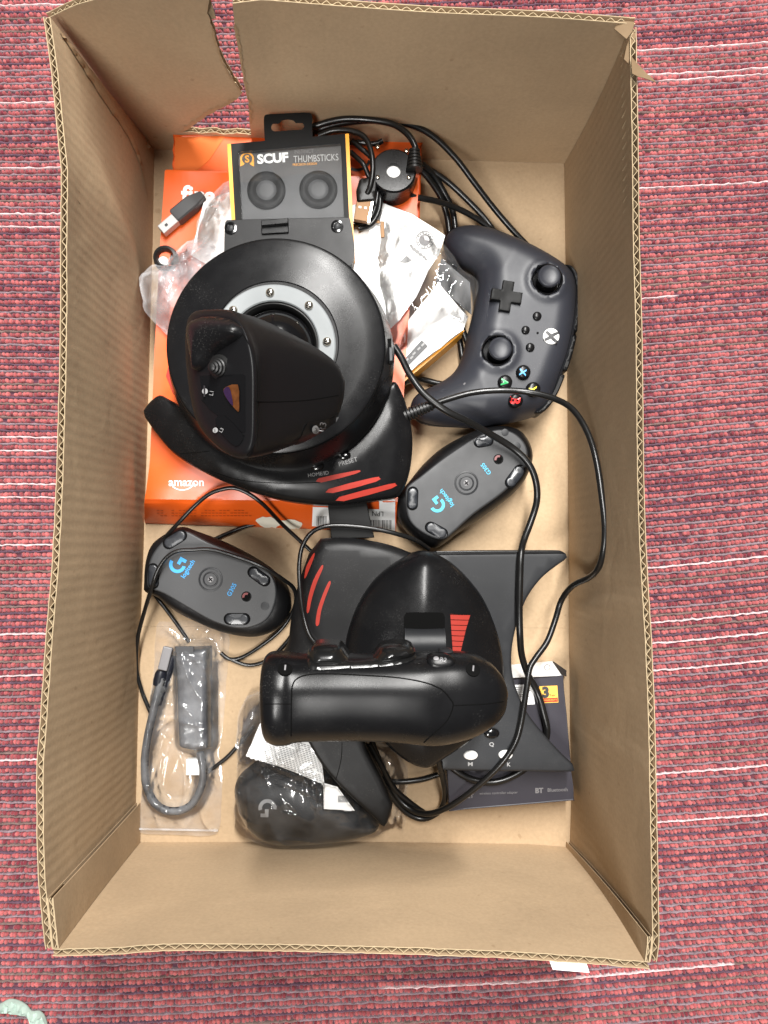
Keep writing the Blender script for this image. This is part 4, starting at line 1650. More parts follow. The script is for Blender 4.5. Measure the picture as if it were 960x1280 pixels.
for k in range(24):
    y0 = 262 + k * 9.2
    for j in range(17):
        x0_ = 196 + j * 16 + (k * 2.4)
        yy = y0 + (j * 16) * 0.33
        if 230 < yy < 505 and x0_ < 492 and rng.rand() < .93:
            q = Z6([(x0_, yy), (x0_ + 12, yy + 4), (x0_ + 11, yy + 7.6), (x0_ - 1, yy + 3.6)])
            if all(inside(q, mpl)):
                decal(tx, mnv, q, 0.0003, 0)
tx.build('small_print', M['grey_print'], mano, smooth=0)
lb_ = MB()
lz = lambda x, y, d: 0.0440 + 0 * x
pillow(lb_, densify(xy(Z6([(495, 512), (560, 530), (640, 640), (496, 632)]), .044), .003), lz, lambda x, y, d: lz(x, y, d) - .0004, .004)
lbo = lb_.build('white_label', M['paper'], None, smooth=0)
tag(lbo, 'small white barcode label beside the bagged mouse, under the throttle horn', 'label')
lv = lb_.bvh()
bx_ = MB()
for k in range(7):
    decal(bx_, lv, Z6([(563, 571 + k * 4.4), (596 + k * 4, 571 + k * 4.4), (596 + k * 4, 573.6 + k * 4.4), (563, 573.6 + k * 4.4)]), .0004, 0)
bx_.build('barcode', M['ink'], lbo, smooth=0)
bagm = thing('plastic_bag', 'clear shiny bag round the mouse with the grey emblem, at the bottom of the box', 'plastic bag', P(390, 960, ZF))
bag_sheet('bag_top', Z6([(165, 110), (110, 160), (82, 260), (78, 400), (82, 520), (70, 640), (72, 770), (140, 812), (300, 832), (470, 822), (640, 800), (780, 775), (862, 752), (884, 640), (895, 480), (870, 390), (800, 340), (640, 250), (400, 150)]),
          0.03, draped([mbv, mnv, lv], 0.007, 0.014, 0.0022), M['film_thin'], 44, 120, 0.0022, 0.0009, bagm, jag=0.0003)

bag_sheet('bag_fold', Z6([(165, 112), (105, 160), (84, 250), (78, 340), (86, 430), (120, 452), (165, 420), (185, 330), (225, 250), (240, 160), (215, 120)]),
          0.03, lambda x, y, d: 0.014 + 0.024 * sstep(d / .012), M['film_bag'], 52, 70, 0.0045, 0.0009, bagm, jag=0.0004)
bag_sheet('bag_fold', Z6([(690, 330), (790, 332), (850, 400), (885, 470), (880, 600), (870, 740), (810, 700), (820, 600), (760, 470)]),
          0.012, lambda x, y, d: 0.007 + 0.008 * sstep(d / .012), M['film_thin'], 57, 60, 0.0035, 0.0009, bagm, jag=0.0003)

# --- slate carton, lower right
Z7 = lambda pts: zp(520, 800, 4.364, pts)
rb_ = thing('slate_carton', 'dark slate retail carton with a gold number sticker, under the throttle base', 'retail box', P(640, 930, ZF))
zt_ = 0.030
tp_ = [(548, 852), (632, 849), (703, 845), (708, 892), (717, 1000), (562, 1013), (556, 930)]
b_ = px_solid(tp_, zt_, ZF, 0.012)
b_.build('carton_body', M['plum'], rb_, smooth=0, bevel=.0007)
bbv = b_.bvh()
e_ = MB()
a0, a1 = P(600, 849, zt_ - .001), P(703, 844.5, zt_ - .001)
c0, c1 = P(603, 835, .008), P(692, 827, .008)
e_.add([a0, a1, c1, c0, a0 - Vector((0, 0, .002)), a1 - Vector((0, 0, .002)), Vector((c1.x, c1.y, ZF)), Vector((c0.x, c0.y, ZF))],
       [(0, 1, 2, 3), (4, 7, 6, 5), (0, 4, 5, 1), (1, 5, 6, 2), (2, 6, 7, 3), (3, 7, 4, 0)])
fl_ = e_.build('end_flap', M['paper'], rb_, smooth=0)
ebv = e_.bvh()
sy = MB()
v_, f_ = arc_poly(3.2, 3.9, 0, 360, 20)
put2d(sy, ebv, np.array(v_), f_, (684, 835), 0, .0005)
lettering('CE FC', ebv, (667, 838), 17, 6, None, None, mb=sy, lift=.0005)
sy.build('flap_symbols', M['ink'], fl_, smooth=0)
k_ = MB()
k_.add([P(691, 826, .01), P(708, 838, .02), P(708, 846, zt_ - .001), P(702, 843, zt_ - .001), P(691, 826, .008), P(708, 838, .01), P(708, 846, .01), P(702, 843, .008)],
       [(0, 3, 2, 1), (4, 5, 6, 7), (0, 1, 5, 4), (1, 2, 6, 5), (2, 3, 7, 6), (3, 0, 4, 7)])
k_.build('corner_flap', M['ink'], rb_, smooth=0)
st = decal(MB(), bbv, Z7([(508, 246), (636, 240), (648, 350), (545, 354)]), .0004, 0).build('white_sticker', M['paper'], rb_)
q_ = MB()
for k in range(6):
    decal(q_, bbv, Z7([(520, 256 + k * 10), (600 + 12 * (k % 3), 253 + k * 10), (600 + 12 * (k % 3), 257 + k * 10), (520, 260 + k * 10)]), .0008, 0)
q_.build('sticker_lines', M['grey_print'], st, smooth=0)
g_ = decal(MB(), bbv, Z7([(672, 252), (770, 248), (776, 340), (680, 344)]), .0004, 0).build('gold_sticker', M['gold'], rb_)
lettering('3', bbv, Z7([(706, 284)])[0], 8.5, 3, M['ink'], g_, 'number', bold=.06, lift=.0008)
lettering('Year', bbv, Z7([(744, 300)])[0], 8, 3, M['red'], g_, 'sticker_text', lift=.0008)
decal(MB(), bbv, Z7([(690, 318), (772, 314), (773, 336), (690, 338)]), .0007, 0).build('red_band', M['red'], g_)
lettering('WARRANTY', bbv, Z7([(731, 326)])[0], 17, 3, M['gold'], g_, 'sticker_text', lift=.001)
lettering('Bluetooth', bbv, Z7([(772, 816)])[0], 25, 2, M['faint_print'], rb_, 'print', bold=.01)
lettering('BT', bbv, Z7([(672, 820)])[0], 10, 2, M['faint_print'], rb_, 'print', bold=.05)
lettering('wireless controller adapter', bbv, Z7([(450, 835)])[0], 48, 2, M['faint_print'], rb_, 'print')
lettering('SET', bbv, Z7([(290, 850)])[0], 11, 2, M['faint_print'], rb_, 'print', bold=.03)

# ================================================================== the joystick
joy = thing('flight_joystick', 'black joystick with a round base, grey screw ring and red stripes, on the orange carton', 'joystick', (-0.064, 0.14, ZO))
JC = Vector((-0.0640, 0.1395, 0))
# crescent-shaped foot
wing = cr([(175, 511), (184, 500), (197, 492), (208, 497), (224, 506)], False, 3) + [(240, 494), (262, 465), (340, 420), (430, 400), (484, 470)] + \
    cr([(488, 480), (495, 477), (506, 500), (514, 530), (516, 560), (511, 595), (498, 619), (470, 625), (430, 630), (390, 630), (340, 622), (290, 606), (250, 588), (215, 566), (192, 540), (176, 518)], False, 4)
wb_ = MB()
ZW = 0.074


def wz(x, y, d):
    r = np.sqrt((x - JC.x) ** 2 + (y - JC.y) ** 2)
    tip = np.clip((-0.112 - x) / 0.05, 0, 1)
    return ZW - 0.004 * tip - 0.0035 * (1 - fil(d, 0.0032)) - 0.010 * np.clip((r - 0.090) / 0.05, 0, 1) - 0.0035 * np.clip(1 - d / .011, 0, 1)


pillow(wb_, resample(xy(wing, 0.068), .0025), wz, lambda x, y, d: np.full_like(x, 0.0435) + 0.004 * (1 - fil(d, 0.004)), 0.004, (0.0006, 0.0014, 0.0026, 0.0042))
wb_.build('joystick_foot', M['black'], joy, smooth=50)
wbv = wb_.bvh()
st_ = []
for q in ([(398, 598), (440, 589), (450, 588), (445, 592), (402, 603)], [(411, 611), (466, 597), (474, 597), (470, 602), (416, 616)], [(424, 621), (486, 605), (494, 605), (490, 610), (430, 626)]):
    decal(MB(), wbv, cr(q, True, 2), 0.0004, 4).build('red_stripe', M['red'], joy, smooth=0)
for c in ((396.5, 583), (430.5, 569.5)):
    loc, n = cast(wbv, *c)
    b = MB()
    disc(b, loc, .0047, .0021, 28, n, .6, (1, .72), spin=0)
    b.build('push_button', M['black_gloss'], joy, smooth=60)
lettering('HOME/ID', wbv, (398, 592.5), 26, 8, M['grey_print'], joy, 'button_name')
lettering('PRESET', wbv, (435, 577), 24, 16, M['grey_print'], joy, 'button_name')
dtm = MB()
loc, n = cast(wbv, 411, 574)
disc(dtm, loc, .0008, .0004, 10, n)
dtm.build('status_lamp', M['groove'], joy, smooth=0)
sm_ = MB()
sm_.tube(line_on(wbv, [(225, 567), (243, 566), (262, 564)], -0.00005), .0003, 6)
sm_.tube(line_on(wbv, [(262, 588), (300, 600), (350, 604), (400, 603)], -0.00005, 4), .0003, 6)
sm_.build('foot_seam', M['groove'], joy, smooth=0)

# back plate with two screws and a clip
bp_ = px_solid(cr([(281, 282), (283, 276.5), (291, 275), (350, 273.5), (420, 272), (433, 272), (438, 276), (443, 310), (440, 330)], False, 3) + [(400, 350), (300, 350), (280, 320)], 0.0905, 0.081, 0.006)
bp_.build('back_plate', M['black_matte'], joy, smooth=35, bevel=.0008)
for c in ((288.5, 285.5), (421.5, 283)):
    w_b = MB()
    w_b.lathe(P(*c, 0.0905), [(.0046, -.0006), (.0044, .0010), (.0030, .0012), (.0028, .0004), (0, .0004)], 24)
    wo = w_b.build('screw_washer', M['black_gloss'], joy, smooth=40)
    w_b = MB()
    w_b.lathe(P(*c, 0.0909), [(.0026, -.0003), (.0024, .001), (.001, .0016), (0, .0016)], 6)
    w_b.build('screw', M['dark_grey'], wo, smooth=30)
cl = MB()
cl.prism(xy([(326, 276), (360, 273), (360.5, 289), (326.5, 291)], .094), .0895, .0925)
cl.prism(xy([(326, 274.5), (360, 271.5), (360, 278), (326, 281)], .097), .0924, .0962)
cl.build('clip', M['black'], joy, smooth=0, bevel=.0005)

# round conical base
m_ = MB()
prof = [(.0795, .047), (.0808, .060), (.0806, .0855), (.0800, .0885), (.0735, .1165), (.0728, .1180), (.0712, .1187), (.0600, .1200), (.0500, .1216), (.0425, .1228), (.0418, .1222), (.0300, .1216)]
m_.lathe(JC, prof, 128)
m_.build('round_base', M['black'], joy, smooth=26)
gr = MB()
a_ = [JC + Vector((.0735 * math.cos(t), .0735 * math.sin(t), .1168)) for t in np.linspace(0, 2 * math.pi, 129)]
gr.tube(a_, .00028, 5, cap=False)
gr.build('base_seam', M['groove'], joy, smooth=0)
# slot on the right flank
a = math.radians(2)
pr = .0765
for nm, r0, h, w, mt in (('port_slot', .0770, .018, .0022, 'groove'), ('slot_tab', .0776, .0095, .0026, 'dark_grey')):
    sl = MB()
    an = Vector((math.cos(a), math.sin(a), 0))
    sl.box(JC + an * r0 + Vector((0, -.003 - (0.002 if nm == 'slot_tab' else 0), .1035)), (.0022, h, w), a, Matrix.Rotation(0.0, 3, 'Z'))
    sl.build(nm, M[mt], joy, smooth=0, bevel=.0003)

RC = Vector((-0.0648, 0.1375, 0))
rgm = MB()
rgm.lathe(RC, [(.0412, .1216), (.0412, .1246), (.0404, .1252), (.0306, .1254), (.0298, .1248), (.0298, .1200)], 96)
rgm.build('screw_ring', M['silver'], joy, smooth=35)
for k in range(8):
    t = math.radians(90 + 45 * k + 4)
    screw(joy, RC + Vector((.0355 * math.cos(t), .0355 * math.sin(t), .1253)), Vector((0, 0, 1)), .0029, M['steel'], 'ring_screw')
wl = MB()
wl.lathe(RC, [(.0300, .1235), (.0285, .1240), (.0262, .1215), (.0260, .1180), (.020, .117)], 64)
wl.build('dust_ring', M['rubber'], joy, smooth=60)
dm = MB()
dprof = [(.0268 * math.cos(t), .118 + .022 * math.sin(t)) for t in np.linspace(0, math.pi / 2 * .995, 16)] + [(0, .1402)]
dm.lathe(RC + Vector((.001, -.002, 0)), dprof, 64)
dm.build('rubber_dome', M['black_gloss'], joy, smooth=60)

# stick and grip
secs = [
    (.262, [(248, 404), (272, 398), (299, 410), (312, 450), (314, 510), (312, 548), (301, 563), (281, 550), (256, 514), (246, 450)]),
    (.2610, [(243, 401), (269, 393), (300, 404), (315, 448), (317, 508), (315, 552), (303, 567), (279, 555), (250, 518), (241, 452)]),
    (.2570, [(238, 398), (266, 388), (298, 396), (319, 442), (321, 505), (319, 556), (306, 572), (278, 562), (247, 525), (235, 454)]),
    (.249, [(236, 397), (266, 387), (302, 394), (325, 438), (327, 506), (325, 558), (308, 573), (278, 563), (246, 526), (233, 455)]),
    (.225, [(244, 398), (276, 388), (318, 399), (365, 436), (368, 508), (360, 554), (318, 571), (286, 562), (252, 525), (240, 455)]),
    (.200, [(256, 400), (290, 390), (338, 406), (408, 449), (411, 513), (388, 545), (332, 567), (296, 558), (262, 518), (252, 452)]),
    (.188, [(264, 401), (298, 392), (348, 409), (423, 457), (425, 514), (396, 542), (342, 562), (303, 552), (270, 512), (260, 450)]),
    (.176, [(276, 404), (306, 395), (350, 411), (418, 458), (420, 505), (392, 532), (345, 548), (310, 538), (282, 505), (274, 448)]),
    (.160, [(292, 408), (318, 400), (352, 412), (392, 445), (394, 480), (374, 500), (342, 508), (318, 500), (300, 478), (292, 442)]),
    (.146, [(304, 412), (324, 406), (348, 414), (370, 436), (371, 460), (358, 472), (338, 475), (320, 470), (308, 456), (303, 436)]),
    (.132, [(308, 415), (326, 408), (348, 415), (366, 432), (367, 456), (355, 468), (338, 471), (322, 466), (311, 454), (306, 436)]),
]
# smooth the section stack itself
Zs = np.array([s[0] for s in secs])
PT = np.array([[tuple(p) for p in s[1]] for s in secs], float)
stack = cr([tuple([z] + list(pp.ravel())) for z, pp in zip(Zs, PT)], False, 3)
rings = []
for row in stack:
    z = row[0]
    pp = np.array(row[1:]).reshape(-1, 2)
    ring = cr([tuple(q) for q in pp], True, 6)
    tl = sstep(np.array([(z - .195) / .05]))[0]
    rings.append([P(a, b, z - .032 * tl * min(1.05, max(0, (320 - a) / 85))) for a, b in ring])
gp = MB()
gp.loft(rings[::-1])
grip = gp.build('grip', M['grip'], joy, smooth=48)
gbv = gp.bvh()
# glossy hood and inset face
decal(MB(), gbv, cr([(243, 446), (239, 420), (243, 404), (262, 396), (286, 399), (301, 408), (303, 419), (288, 430), (270, 442), (256, 460), (246, 464)], True, 3), lambda d: .0003 + .0085 * fil(d, 24), 2.5).build('gloss_hood', M['black'], grip, smooth=60)
tri = decal(MB(), gbv, cr([(284, 484), (299, 481), (300.5, 500), (300.5, 514), (297, 513), (286, 500), (281, 490)], True, 2), .0009, 3).build('triangle_reflection', M['orange_reflection'], grip, smooth=40)  # glossy triangle carrying its reflection as colour
decal(MB(), gbv, cr([(284.5, 485), (289, 484.5), (292, 494), (294, 508), (287, 500), (282, 490)], True, 2), .0014, 3).build('triangle_reflection_violet', M['violet_reflection'], tri, smooth=40)
pnl = MB()
decal(pnl, gbv, [(250, 470), (304, 468), (307, 470), (307, 540), (302, 540), (262, 512), (254, 500)], .0003, 6)
pnl.build('glossy_panel', M['black_gloss'], grip, smooth=40)
tz = MB()
decal(tz, gbv, cr([(270, 524), (282, 520), (304, 543), (303, 552), (296, 558), (284, 549), (274, 536)], True, 2), .0006, 4)
tz.build('lower_button', M['black_gloss'], grip, smooth=40)
hat = MB()
loc, n = cast(gbv, 275, 459)
n = (n + Vector((0.15, -.25, .3))).normalized()
hat.lathe(loc, [(.0066, -.002), (.0064, .0006), (.0050, .0010), (.0047, .0026), (.0041, .0030), (.0039, .0044), (.0032, .0048), (.0030, .0062), (.0022, .0066), (.0020, .0078), (.0010, .0083), (0, .0084)], 28, n)
hat.build('hat_switch', M['rubber'], grip, smooth=35)
for c, r, s_, ang in (((258.5, 489.5), 3.6, '1', 0), ((271.5, 538), 3.2, '2', 0), ((392.5, 536), 4.6, '3', 20)):
    v_, f_ = arc_poly(.01, r, 0, 360, 22)
    b = MB()
    put2d(b, gbv, np.array(v_), f_, c, 0, .0012)
    bo = b.build('number_disc', M['grey_print'], grip, smooth=0)
    lettering(s_, gbv, c, r * .55, ang, M['ink'], bo, 'number', lift=.0016)
lettering('L1', gbv, (266.5, 492), 5, 80, M['grey_print'], grip, 'button_name', lift=.0012)
lettering('L3', gbv, (279, 538), 5, 60, M['grey_print'], grip, 'button_name', lift=.0012)
lettering('R3', gbv, (402, 533), 11, 78, M['faint_print'], grip, 'button_name', lift=.0007)
sm_ = MB()
for ln in ([(319, 502), (350, 502), (385, 500), (423, 494)], [(300, 412), (312, 432), (319, 456), (321, 500), (320, 548), (309, 569)], [(262, 440), (283, 432), (300, 420)], [(252, 500), (268, 515), (290, 535), (306, 545)], [(366, 560), (376, 546), (383, 530), (410, 524), (422, 516)]):
    pts = line_on(gbv, ln, -.00003)
    if len(pts) > 2:
        sm_.tube(pts, .00032, 6)
sm_.build('grip_seam', M['groove'], grip, smooth=0)
cu = MB()
decal(cu, gbv, [(368, 557), (377, 543), (384, 528), (424, 521), (420, 528), (398, 543), (380, 553)], .0004, 5)
cu.build('side_button', M['grip'], grip, smooth=40)

# the joystick's own lead with its ribbed sleeve
rl = MB()
base_p = P(505, 520, .066)
end_p = P(541, 506, .066)
ax = (end_p - base_p)
for k in range(9):
    c = base_p.lerp(end_p, k / 9.0)
    r = .0052 - .0014 * k / 9
    rl.lathe(c, [(0, -.0002), (r, 0), (r, .0016), (0, .0018)], 18, ax)
rl.tube([base_p - ax * .1, end_p + ax * .05], .0031, 12)
rl.build('strain_relief', M['rubber'], joy, smooth=40)
leadp = [(538, 507, .066), (560, 499, .067), (590, 491, .068), (625, 488, .069), (660, 490, .070), (692, 498, .076), (716, 512, .086), (734, 540, .098), (745, 575, .108), (752, 620, .114), (756, 660, .116), (754, 690, .113), (748, 710, .104),
         (736, 722, .086), (716, 732, .066), (702, 750, .050), (694, 775, .048), (684, 802, .052), (670, 822, .056), (662, 836, .058), (658, 862, .060), (652, 900, .060), (645, 926, .058), (630, 950, .056), (606, 975, .050), (580, 996, .043), (558, 1010, .037), (536, 1017, .026), (516, 1013, .018), (498, 998, .015), (484, 972, .016), (470, 940, .018), (458, 905, .02)]
ld = MB()
ld.tube([P(*p) for p in cr(leadp, False, 7)], .00225, 12)
ld.build('lead', M['cable'], joy, smooth=60)

# ================================================================== the throttle
thr = thing('flight_throttle', 'black throttle with a fat horizontal handle, oval dome and curved horns', 'throttle', (0.03, -0.07, ZF))
Z3 = lambda pts: zp(350, 640, 2.526, pts)
# connecting tongue
tg_ = MB()
tg_.prism(xy([(409, 624), (457, 622), (468, 672), (414, 674)], .0495), .0455, .0495)
tg_.build('link_tongue', M['dead_black'], thr, smooth=0, bevel=.0006)

# right-hand plate with two horns
rp = cr([(535, 690), (580, 688), (640, 687.5), (696, 687.5)], False, 3) + cr([(702, 688), (709, 693), (709, 698), (698, 706), (678, 722), (660, 746), (648, 776), (641, 806), (640, 835), (646, 862), (660, 892), (682, 920), (704, 944), (718, 957)], False, 3) + \
    cr([(718, 963), (714, 965.5), (660, 965), (600, 964.5), (552, 963.5)], False, 3) + [(530, 930), (560, 880), (570, 800), (550, 730)]
rpm = MB()
ZP = 0.053
pillow(rpm, resample(xy(rp, ZP), .003), lambda x, y, d: ZP - .0022 * (1 - fil(d, .0024)), lambda x, y, d: np.full_like(x, ZP - .011), .006, (.0005, .0012, .0022))
rpm.build('right_plate', M['dark_grey'], thr, smooth=45)
rpv = rpm.bvh()
lip = MB()
lip.prism(xy([(545, 689), (700, 688), (706, 692), (545, 694)], ZP + .0008), ZP - .004, ZP + .0006)
lip.build('edge_lip', M['black'], thr, smooth=0, bevel=.0005)
# left deck
ldk = cr(Z3([(128, 84), (200, 80), (285, 90), (355, 106), (412, 128)]), False, 4) + Z3([(470, 150), (420, 300), (330, 440), (330, 520)]) + cr([(440, 880), (400, 888), (352, 880), (330, 872)], False, 3) + cr(Z3([(-55, 520), (15, 430), (30, 350), (52, 240), (90, 130)]), False, 4)
ldm = MB()
_dl = P(358, 800, .05).x
dz = lambda x, y, d: .060 - .010 * np.clip((P(400, 700, .06).x - x) / .03, 0, 1) ** 1.5 - .010 * (1 - fil(d, .009))
pillow(ldm, resample(xy(ldk, .052), .003), dz, lambda x, y, d: np.full_like(x, .012), .005, (.0006, .0014, .0028, .005, .0075))
ldm.build('left_deck', M['black_matte'], thr, smooth=50)
lv_ = ldm.bvh()
for q in ([(107, 132), (110, 138), (96, 176), (82, 208), (78, 205), (86, 170)], [(131, 170), (136, 176), (118, 220), (102, 270), (92, 315), (85, 314), (90, 270), (106, 215)], [(154, 220), (160, 226), (144, 268), (130, 312), (123, 355), (113, 354), (119, 308), (136, 258)]):
    decal(MB(), lv_, cr(Z3(q), True, 3), .0005, 4).build('red_stripe', M['red'], thr, smooth=0)
# lower left horn
lh = cr([(384, 925), (392, 940), (405, 960), (424, 982), (446, 1003), (468, 1022)], False, 3) + cr([(478, 1034), (483, 1031), (491, 1008), (489, 1001)], False, 2) + cr([(478, 975), (468, 955), (458, 935), (450, 910)], False, 3) + [(430, 860), (400, 860), (380, 890)]
lhm = MB()
pillow(lhm, resample(xy(lh, .050), .003), lambda x, y, d: .052 - .003 * (1 - fil(d, .003)), lambda x, y, d: np.full_like(x, .040), .005, (.0006, .0015, .0028))
lhm.build('lower_horn', M['black_matte'], thr, smooth=45)
hv_ = lhm.bvh()
sm_ = MB()
sm_.tube(line_on(hv_, Z6([(582, 325), (578, 400), (558, 480), (540, 520)]), -.00003), .0003, 6)
sm_.build('horn_seam', M['groove'], thr, smooth=0)
# oval dome with its slot
dome = cr([(529, 688), (500, 699), (470, 722), (449, 752), (436, 785), (431, 815), (436, 850), (450, 885), (470, 915), (493, 940), (516, 955), (535, 959), (554, 948), (571, 937), (588, 925), (603, 912), (618, 892), (629, 862), (629, 828), (621, 788), (603, 746), (576, 713), (553, 696)], True, 4)
DC = P(531, 815, .07)


def dome_z(x, y, d):
    h = .066 + .020 * np.sqrt(np.clip(1 - (1 - np.clip(d / .062, 0, 1)) ** 2, 0, 1)) - .006 * (1 - fil(d, .004))
    keel = np.exp(-((x - P(527, 740, .08).x) / .020) ** 2) * np.clip((y - (-.06)) / .06, 0, 1)
    return h + .0035 * keel * sstep(d / .012)


dmm = MB()
poly = xy(dome, .062)
pillow(dmm, resample(poly, .0025), dome_z, lambda x, y, d: np.full_like(x, .012), .0035, (.0006, .0015, .003, .0045))
dmo = dmm.build('dome', M['black'], thr, smooth=50)
dbv = dmm.bvh()
sl = MB()
so = densify(cr([(505, 772), (507, 767), (512, 765.5), (548, 765.5), (554, 767), (556, 772)], False, 3) + [(556, 830), (505, 830)], 5)
decal(sl, dbv, so, .0004, 5)
sl.build('slot_opening', M['groove'], thr, smooth=0)
cyl = MB()
loc, _ = cast(dbv, 530, 800)
cy_a, cy_b = P(506.5, 804, loc.z - .002), P(554.5, 804, loc.z - .002)
cyl.tube([cy_a, cy_b], .0105, 40)
for e, s_ in ((cy_a, 1), (cy_b, -1)):
    cyl.lathe(e, [(.0108, -.0004), (.0108, .0006), (0, .0006)], 32, normal=(-s_, 0, 0))
cyl.build('slot_roller', M['dark_grey'], thr, smooth=50)
wp = Z3([(537, 322), (600, 325), (586, 372), (570, 440), (545, 440)])
w_o = decal(MB(), dbv, wp, .0005, 4).build('red_wedge', M['red'], thr, smooth=30)
wl = MB()
for k in range(7):
    y = 768 + k * 6.6
    t = (y - 767) / 48
    x0_, x1_ = 562.6 + 3.2 * t, 587.5 - 12 * t
    pts = line_on(dbv, [(x0_, y), ((x0_ + x1_) / 2, y + .4), (x1_, y + .6)], .0006, 3)
    if len(pts) > 1:
        wl.tube(pts, .00022, 5)
wl.build('wedge_lines', M['groove'], w_o, smooth=0)
for c, mt, rx in ((Z7([(412, 508)])[0], 'black_gloss', .0058), (Z7([(298, 627)])[0], 'white', .0052), (Z7([(488, 625)])[0], 'white', .0052)):
    loc, n = cast(rpv, *c)
    b = MB()
    disc(b, loc, rx, .0026, 30, n, .7, (1, .66))
    b.build('oval_button', M[mt], thr, smooth=60)
lettering('M', rpv, Z7([(296, 676)])[0], 6, 0, M['grey_print'], thr, 'button_name', height=5, bold=.03)
lettering('K', rpv, Z7([(506, 678)])[0], 4.5, 0, M['grey_print'], thr, 'button_name', height=5, bold=.03)
lettering('Q', rpv, Z7([(412, 570)])[0], 6, 0, M['grey_print'], thr, 'button_name', height=6, bold=.03)
# handle on its stem
stem = MB()
stem.loft([[P(cx + rx * math.cos(t), cy + ry * math.sin(t), z) for t in np.linspace(0, 2 * math.pi, 24, endpoint=False)] for (cx, cy, rx, ry, z) in ((500, 858, 26, 20, .07), (492, 862, 24, 20, .10), (480, 866, 36, 24, .135), (480, 868, 50, 30, .16))])
stem.build('handle_stem', M['black_matte'], thr, smooth=60)
ZH = .162
prof = [(329.5, 846, 902, .012), (330.5, 830, 915, .020), (333, 820, 922, .025), (338, 816, 926.5, .028), (348, 815, 929.5, .030), (360, 816, 929, .030), (368, 817, 926.5, .029), (384, 818, 925, .0285), (420, 818, 924.5, .0285), (460, 818, 924.5, .0285),
        (500, 817, 926.5, .029), (530, 816, 929.5, .029), (552, 815, 929.5, .028), (575, 815, 925, .027), (595, 818.5, 918.5, .025), (612, 828, 908.5, .022), (622, 838.5, 901, .018), (629, 850, 892, .013), (632, 862, 881, .007)]
ps = cr([tuple(p) for p in prof], False, 4)
rings = []
sg = 48
for (x, y0, y1, hz) in ps:
    c = P(x, (y0 + y1) / 2, ZH)
    ry = (y1 - y0) / 2 * mmpx(ZH)
    ring = []
    for k in range(sg):
        t = 2 * math.pi * k / sg
        ct, st = math.cos(t), math.sin(t)
        e = .82
        yy = math.copysign(abs(ct) ** e, ct) * ry
        zz = math.copysign(abs(st) ** e, st) * hz
        # the back (far) side is fuller, the near side slopes down
        zz += .004 * (yy / max(ry, 1e-6)) * (1 if st > 0 else .4)
        ring.append(Vector((c.x, c.y + yy, c.z + zz)))
    rings.append(ring)
hm = MB()
hm.loft(rings)
hnd = hm.build('handle', M['black'], thr, smooth=50)
hbv = hm.bvh()
pan = cr([(364, 920), (364.5, 870), (366, 856), (372, 848), (386, 843.5), (410, 842.5), (450, 844), (495, 847), (530, 853), (552, 862), (563, 874), (566.5, 882), (560, 899), (546, 913), (530, 928)], False, 4)
sm_ = MB()
sm_.tube(line_on(hbv, pan, -.00002, 2), .00042, 6)
sm_.tube(line_on(hbv, [(566, 882), (585, 881), (605, 880), (629, 877)], -.00002), .00035, 6)
sm_.tube(line_on(hbv, [(331, 880), (348, 880), (363, 880)], -.00002), .0003, 6)
sm_.build('handle_seam', M['groove'], hnd, smooth=0)
# double trigger rocker along the far edge
Z4 = lambda pts: zp(300, 780, 2.667, pts)
rk = Z4([(222, 140), (226, 92), (238, 72), (262, 64), (318, 64), (340, 74), (356, 98), (380, 118), (420, 124), (446, 104), (468, 76), (496, 66), (552, 64), (576, 74), (586, 92), (572, 112), (520, 132), (470, 140), (400, 146), (320, 150), (250, 152)])
rkm = MB()
rz = lambda x, y, d: .170 + .016 * fil(d, .010) + 0 * x
pillow(rkm, resample(xy(cr(rk, True, 3), .172), .0018), rz, lambda x, y, d: np.full_like(x, .150), .0013, (.0004, .0009, .0016, .0026, .004))
rko = rkm.build('double_rocker', M['smoke'], thr, smooth=45)
bd = MB()
decal(bd, hbv, cr(Z4([(226, 118), (250, 108), (330, 116), (380, 126), (440, 118), (500, 104), (578, 100), (582, 118), (540, 134), (460, 144), (390, 148), (300, 152), (240, 154), (228, 140)]), True, 3), lambda d: .0003 + .0010 * fil(d, 4), 2)
bd.build('rocker_band', M['smoke'], hnd, smooth=60)
# buttons on the far side of the handle
for pts, h, mt, nm in ((Z4([(622, 118), (640, 103), (680, 100), (712, 112), (718, 130), (700, 146), (660, 150), (630, 140)]), .0035, 'black', 'oval_button'),
                       (Z4([(664, 92), (672, 86), (704, 86), (712, 92), (706, 100), (672, 100)]), .0045, 'dark_grey', 'small_button')):
    c = np.mean(pts, 0)
    loc, n = cast(hbv, *c)
    zl = loc.z
    b = MB()
    sl_ = lambda x, y, d: zl + h * fil(d, .004) + (y - loc.y) * -.35
    pillow(b, resample(xy(cr(pts, True, 3), zl), .0012), sl_, lambda x, y, d: sl_(x, y, d) * 0 + zl - .010, .002, (.0005, .0012, .0024))
    bo = b.build(nm, M[mt], hnd, smooth=50)
    if nm == 'oval_button':
        bb = b.bvh()
        mk = MB()
        v_, f_ = arc_poly(.01, 3.4, 0, 360, 20)
        put2d(mk, bb, np.array(v_) * (1, .7), f_, Z4([(654, 116)])[0], 0, .0005)
        mk.build('symbol_print', M['faint_print'], bo, smooth=0)
        lettering('R2', bb, Z4([(678, 120)])[0], 8, -10, M['faint_print'], bo, 'button_name', lift=.0005, height=5)
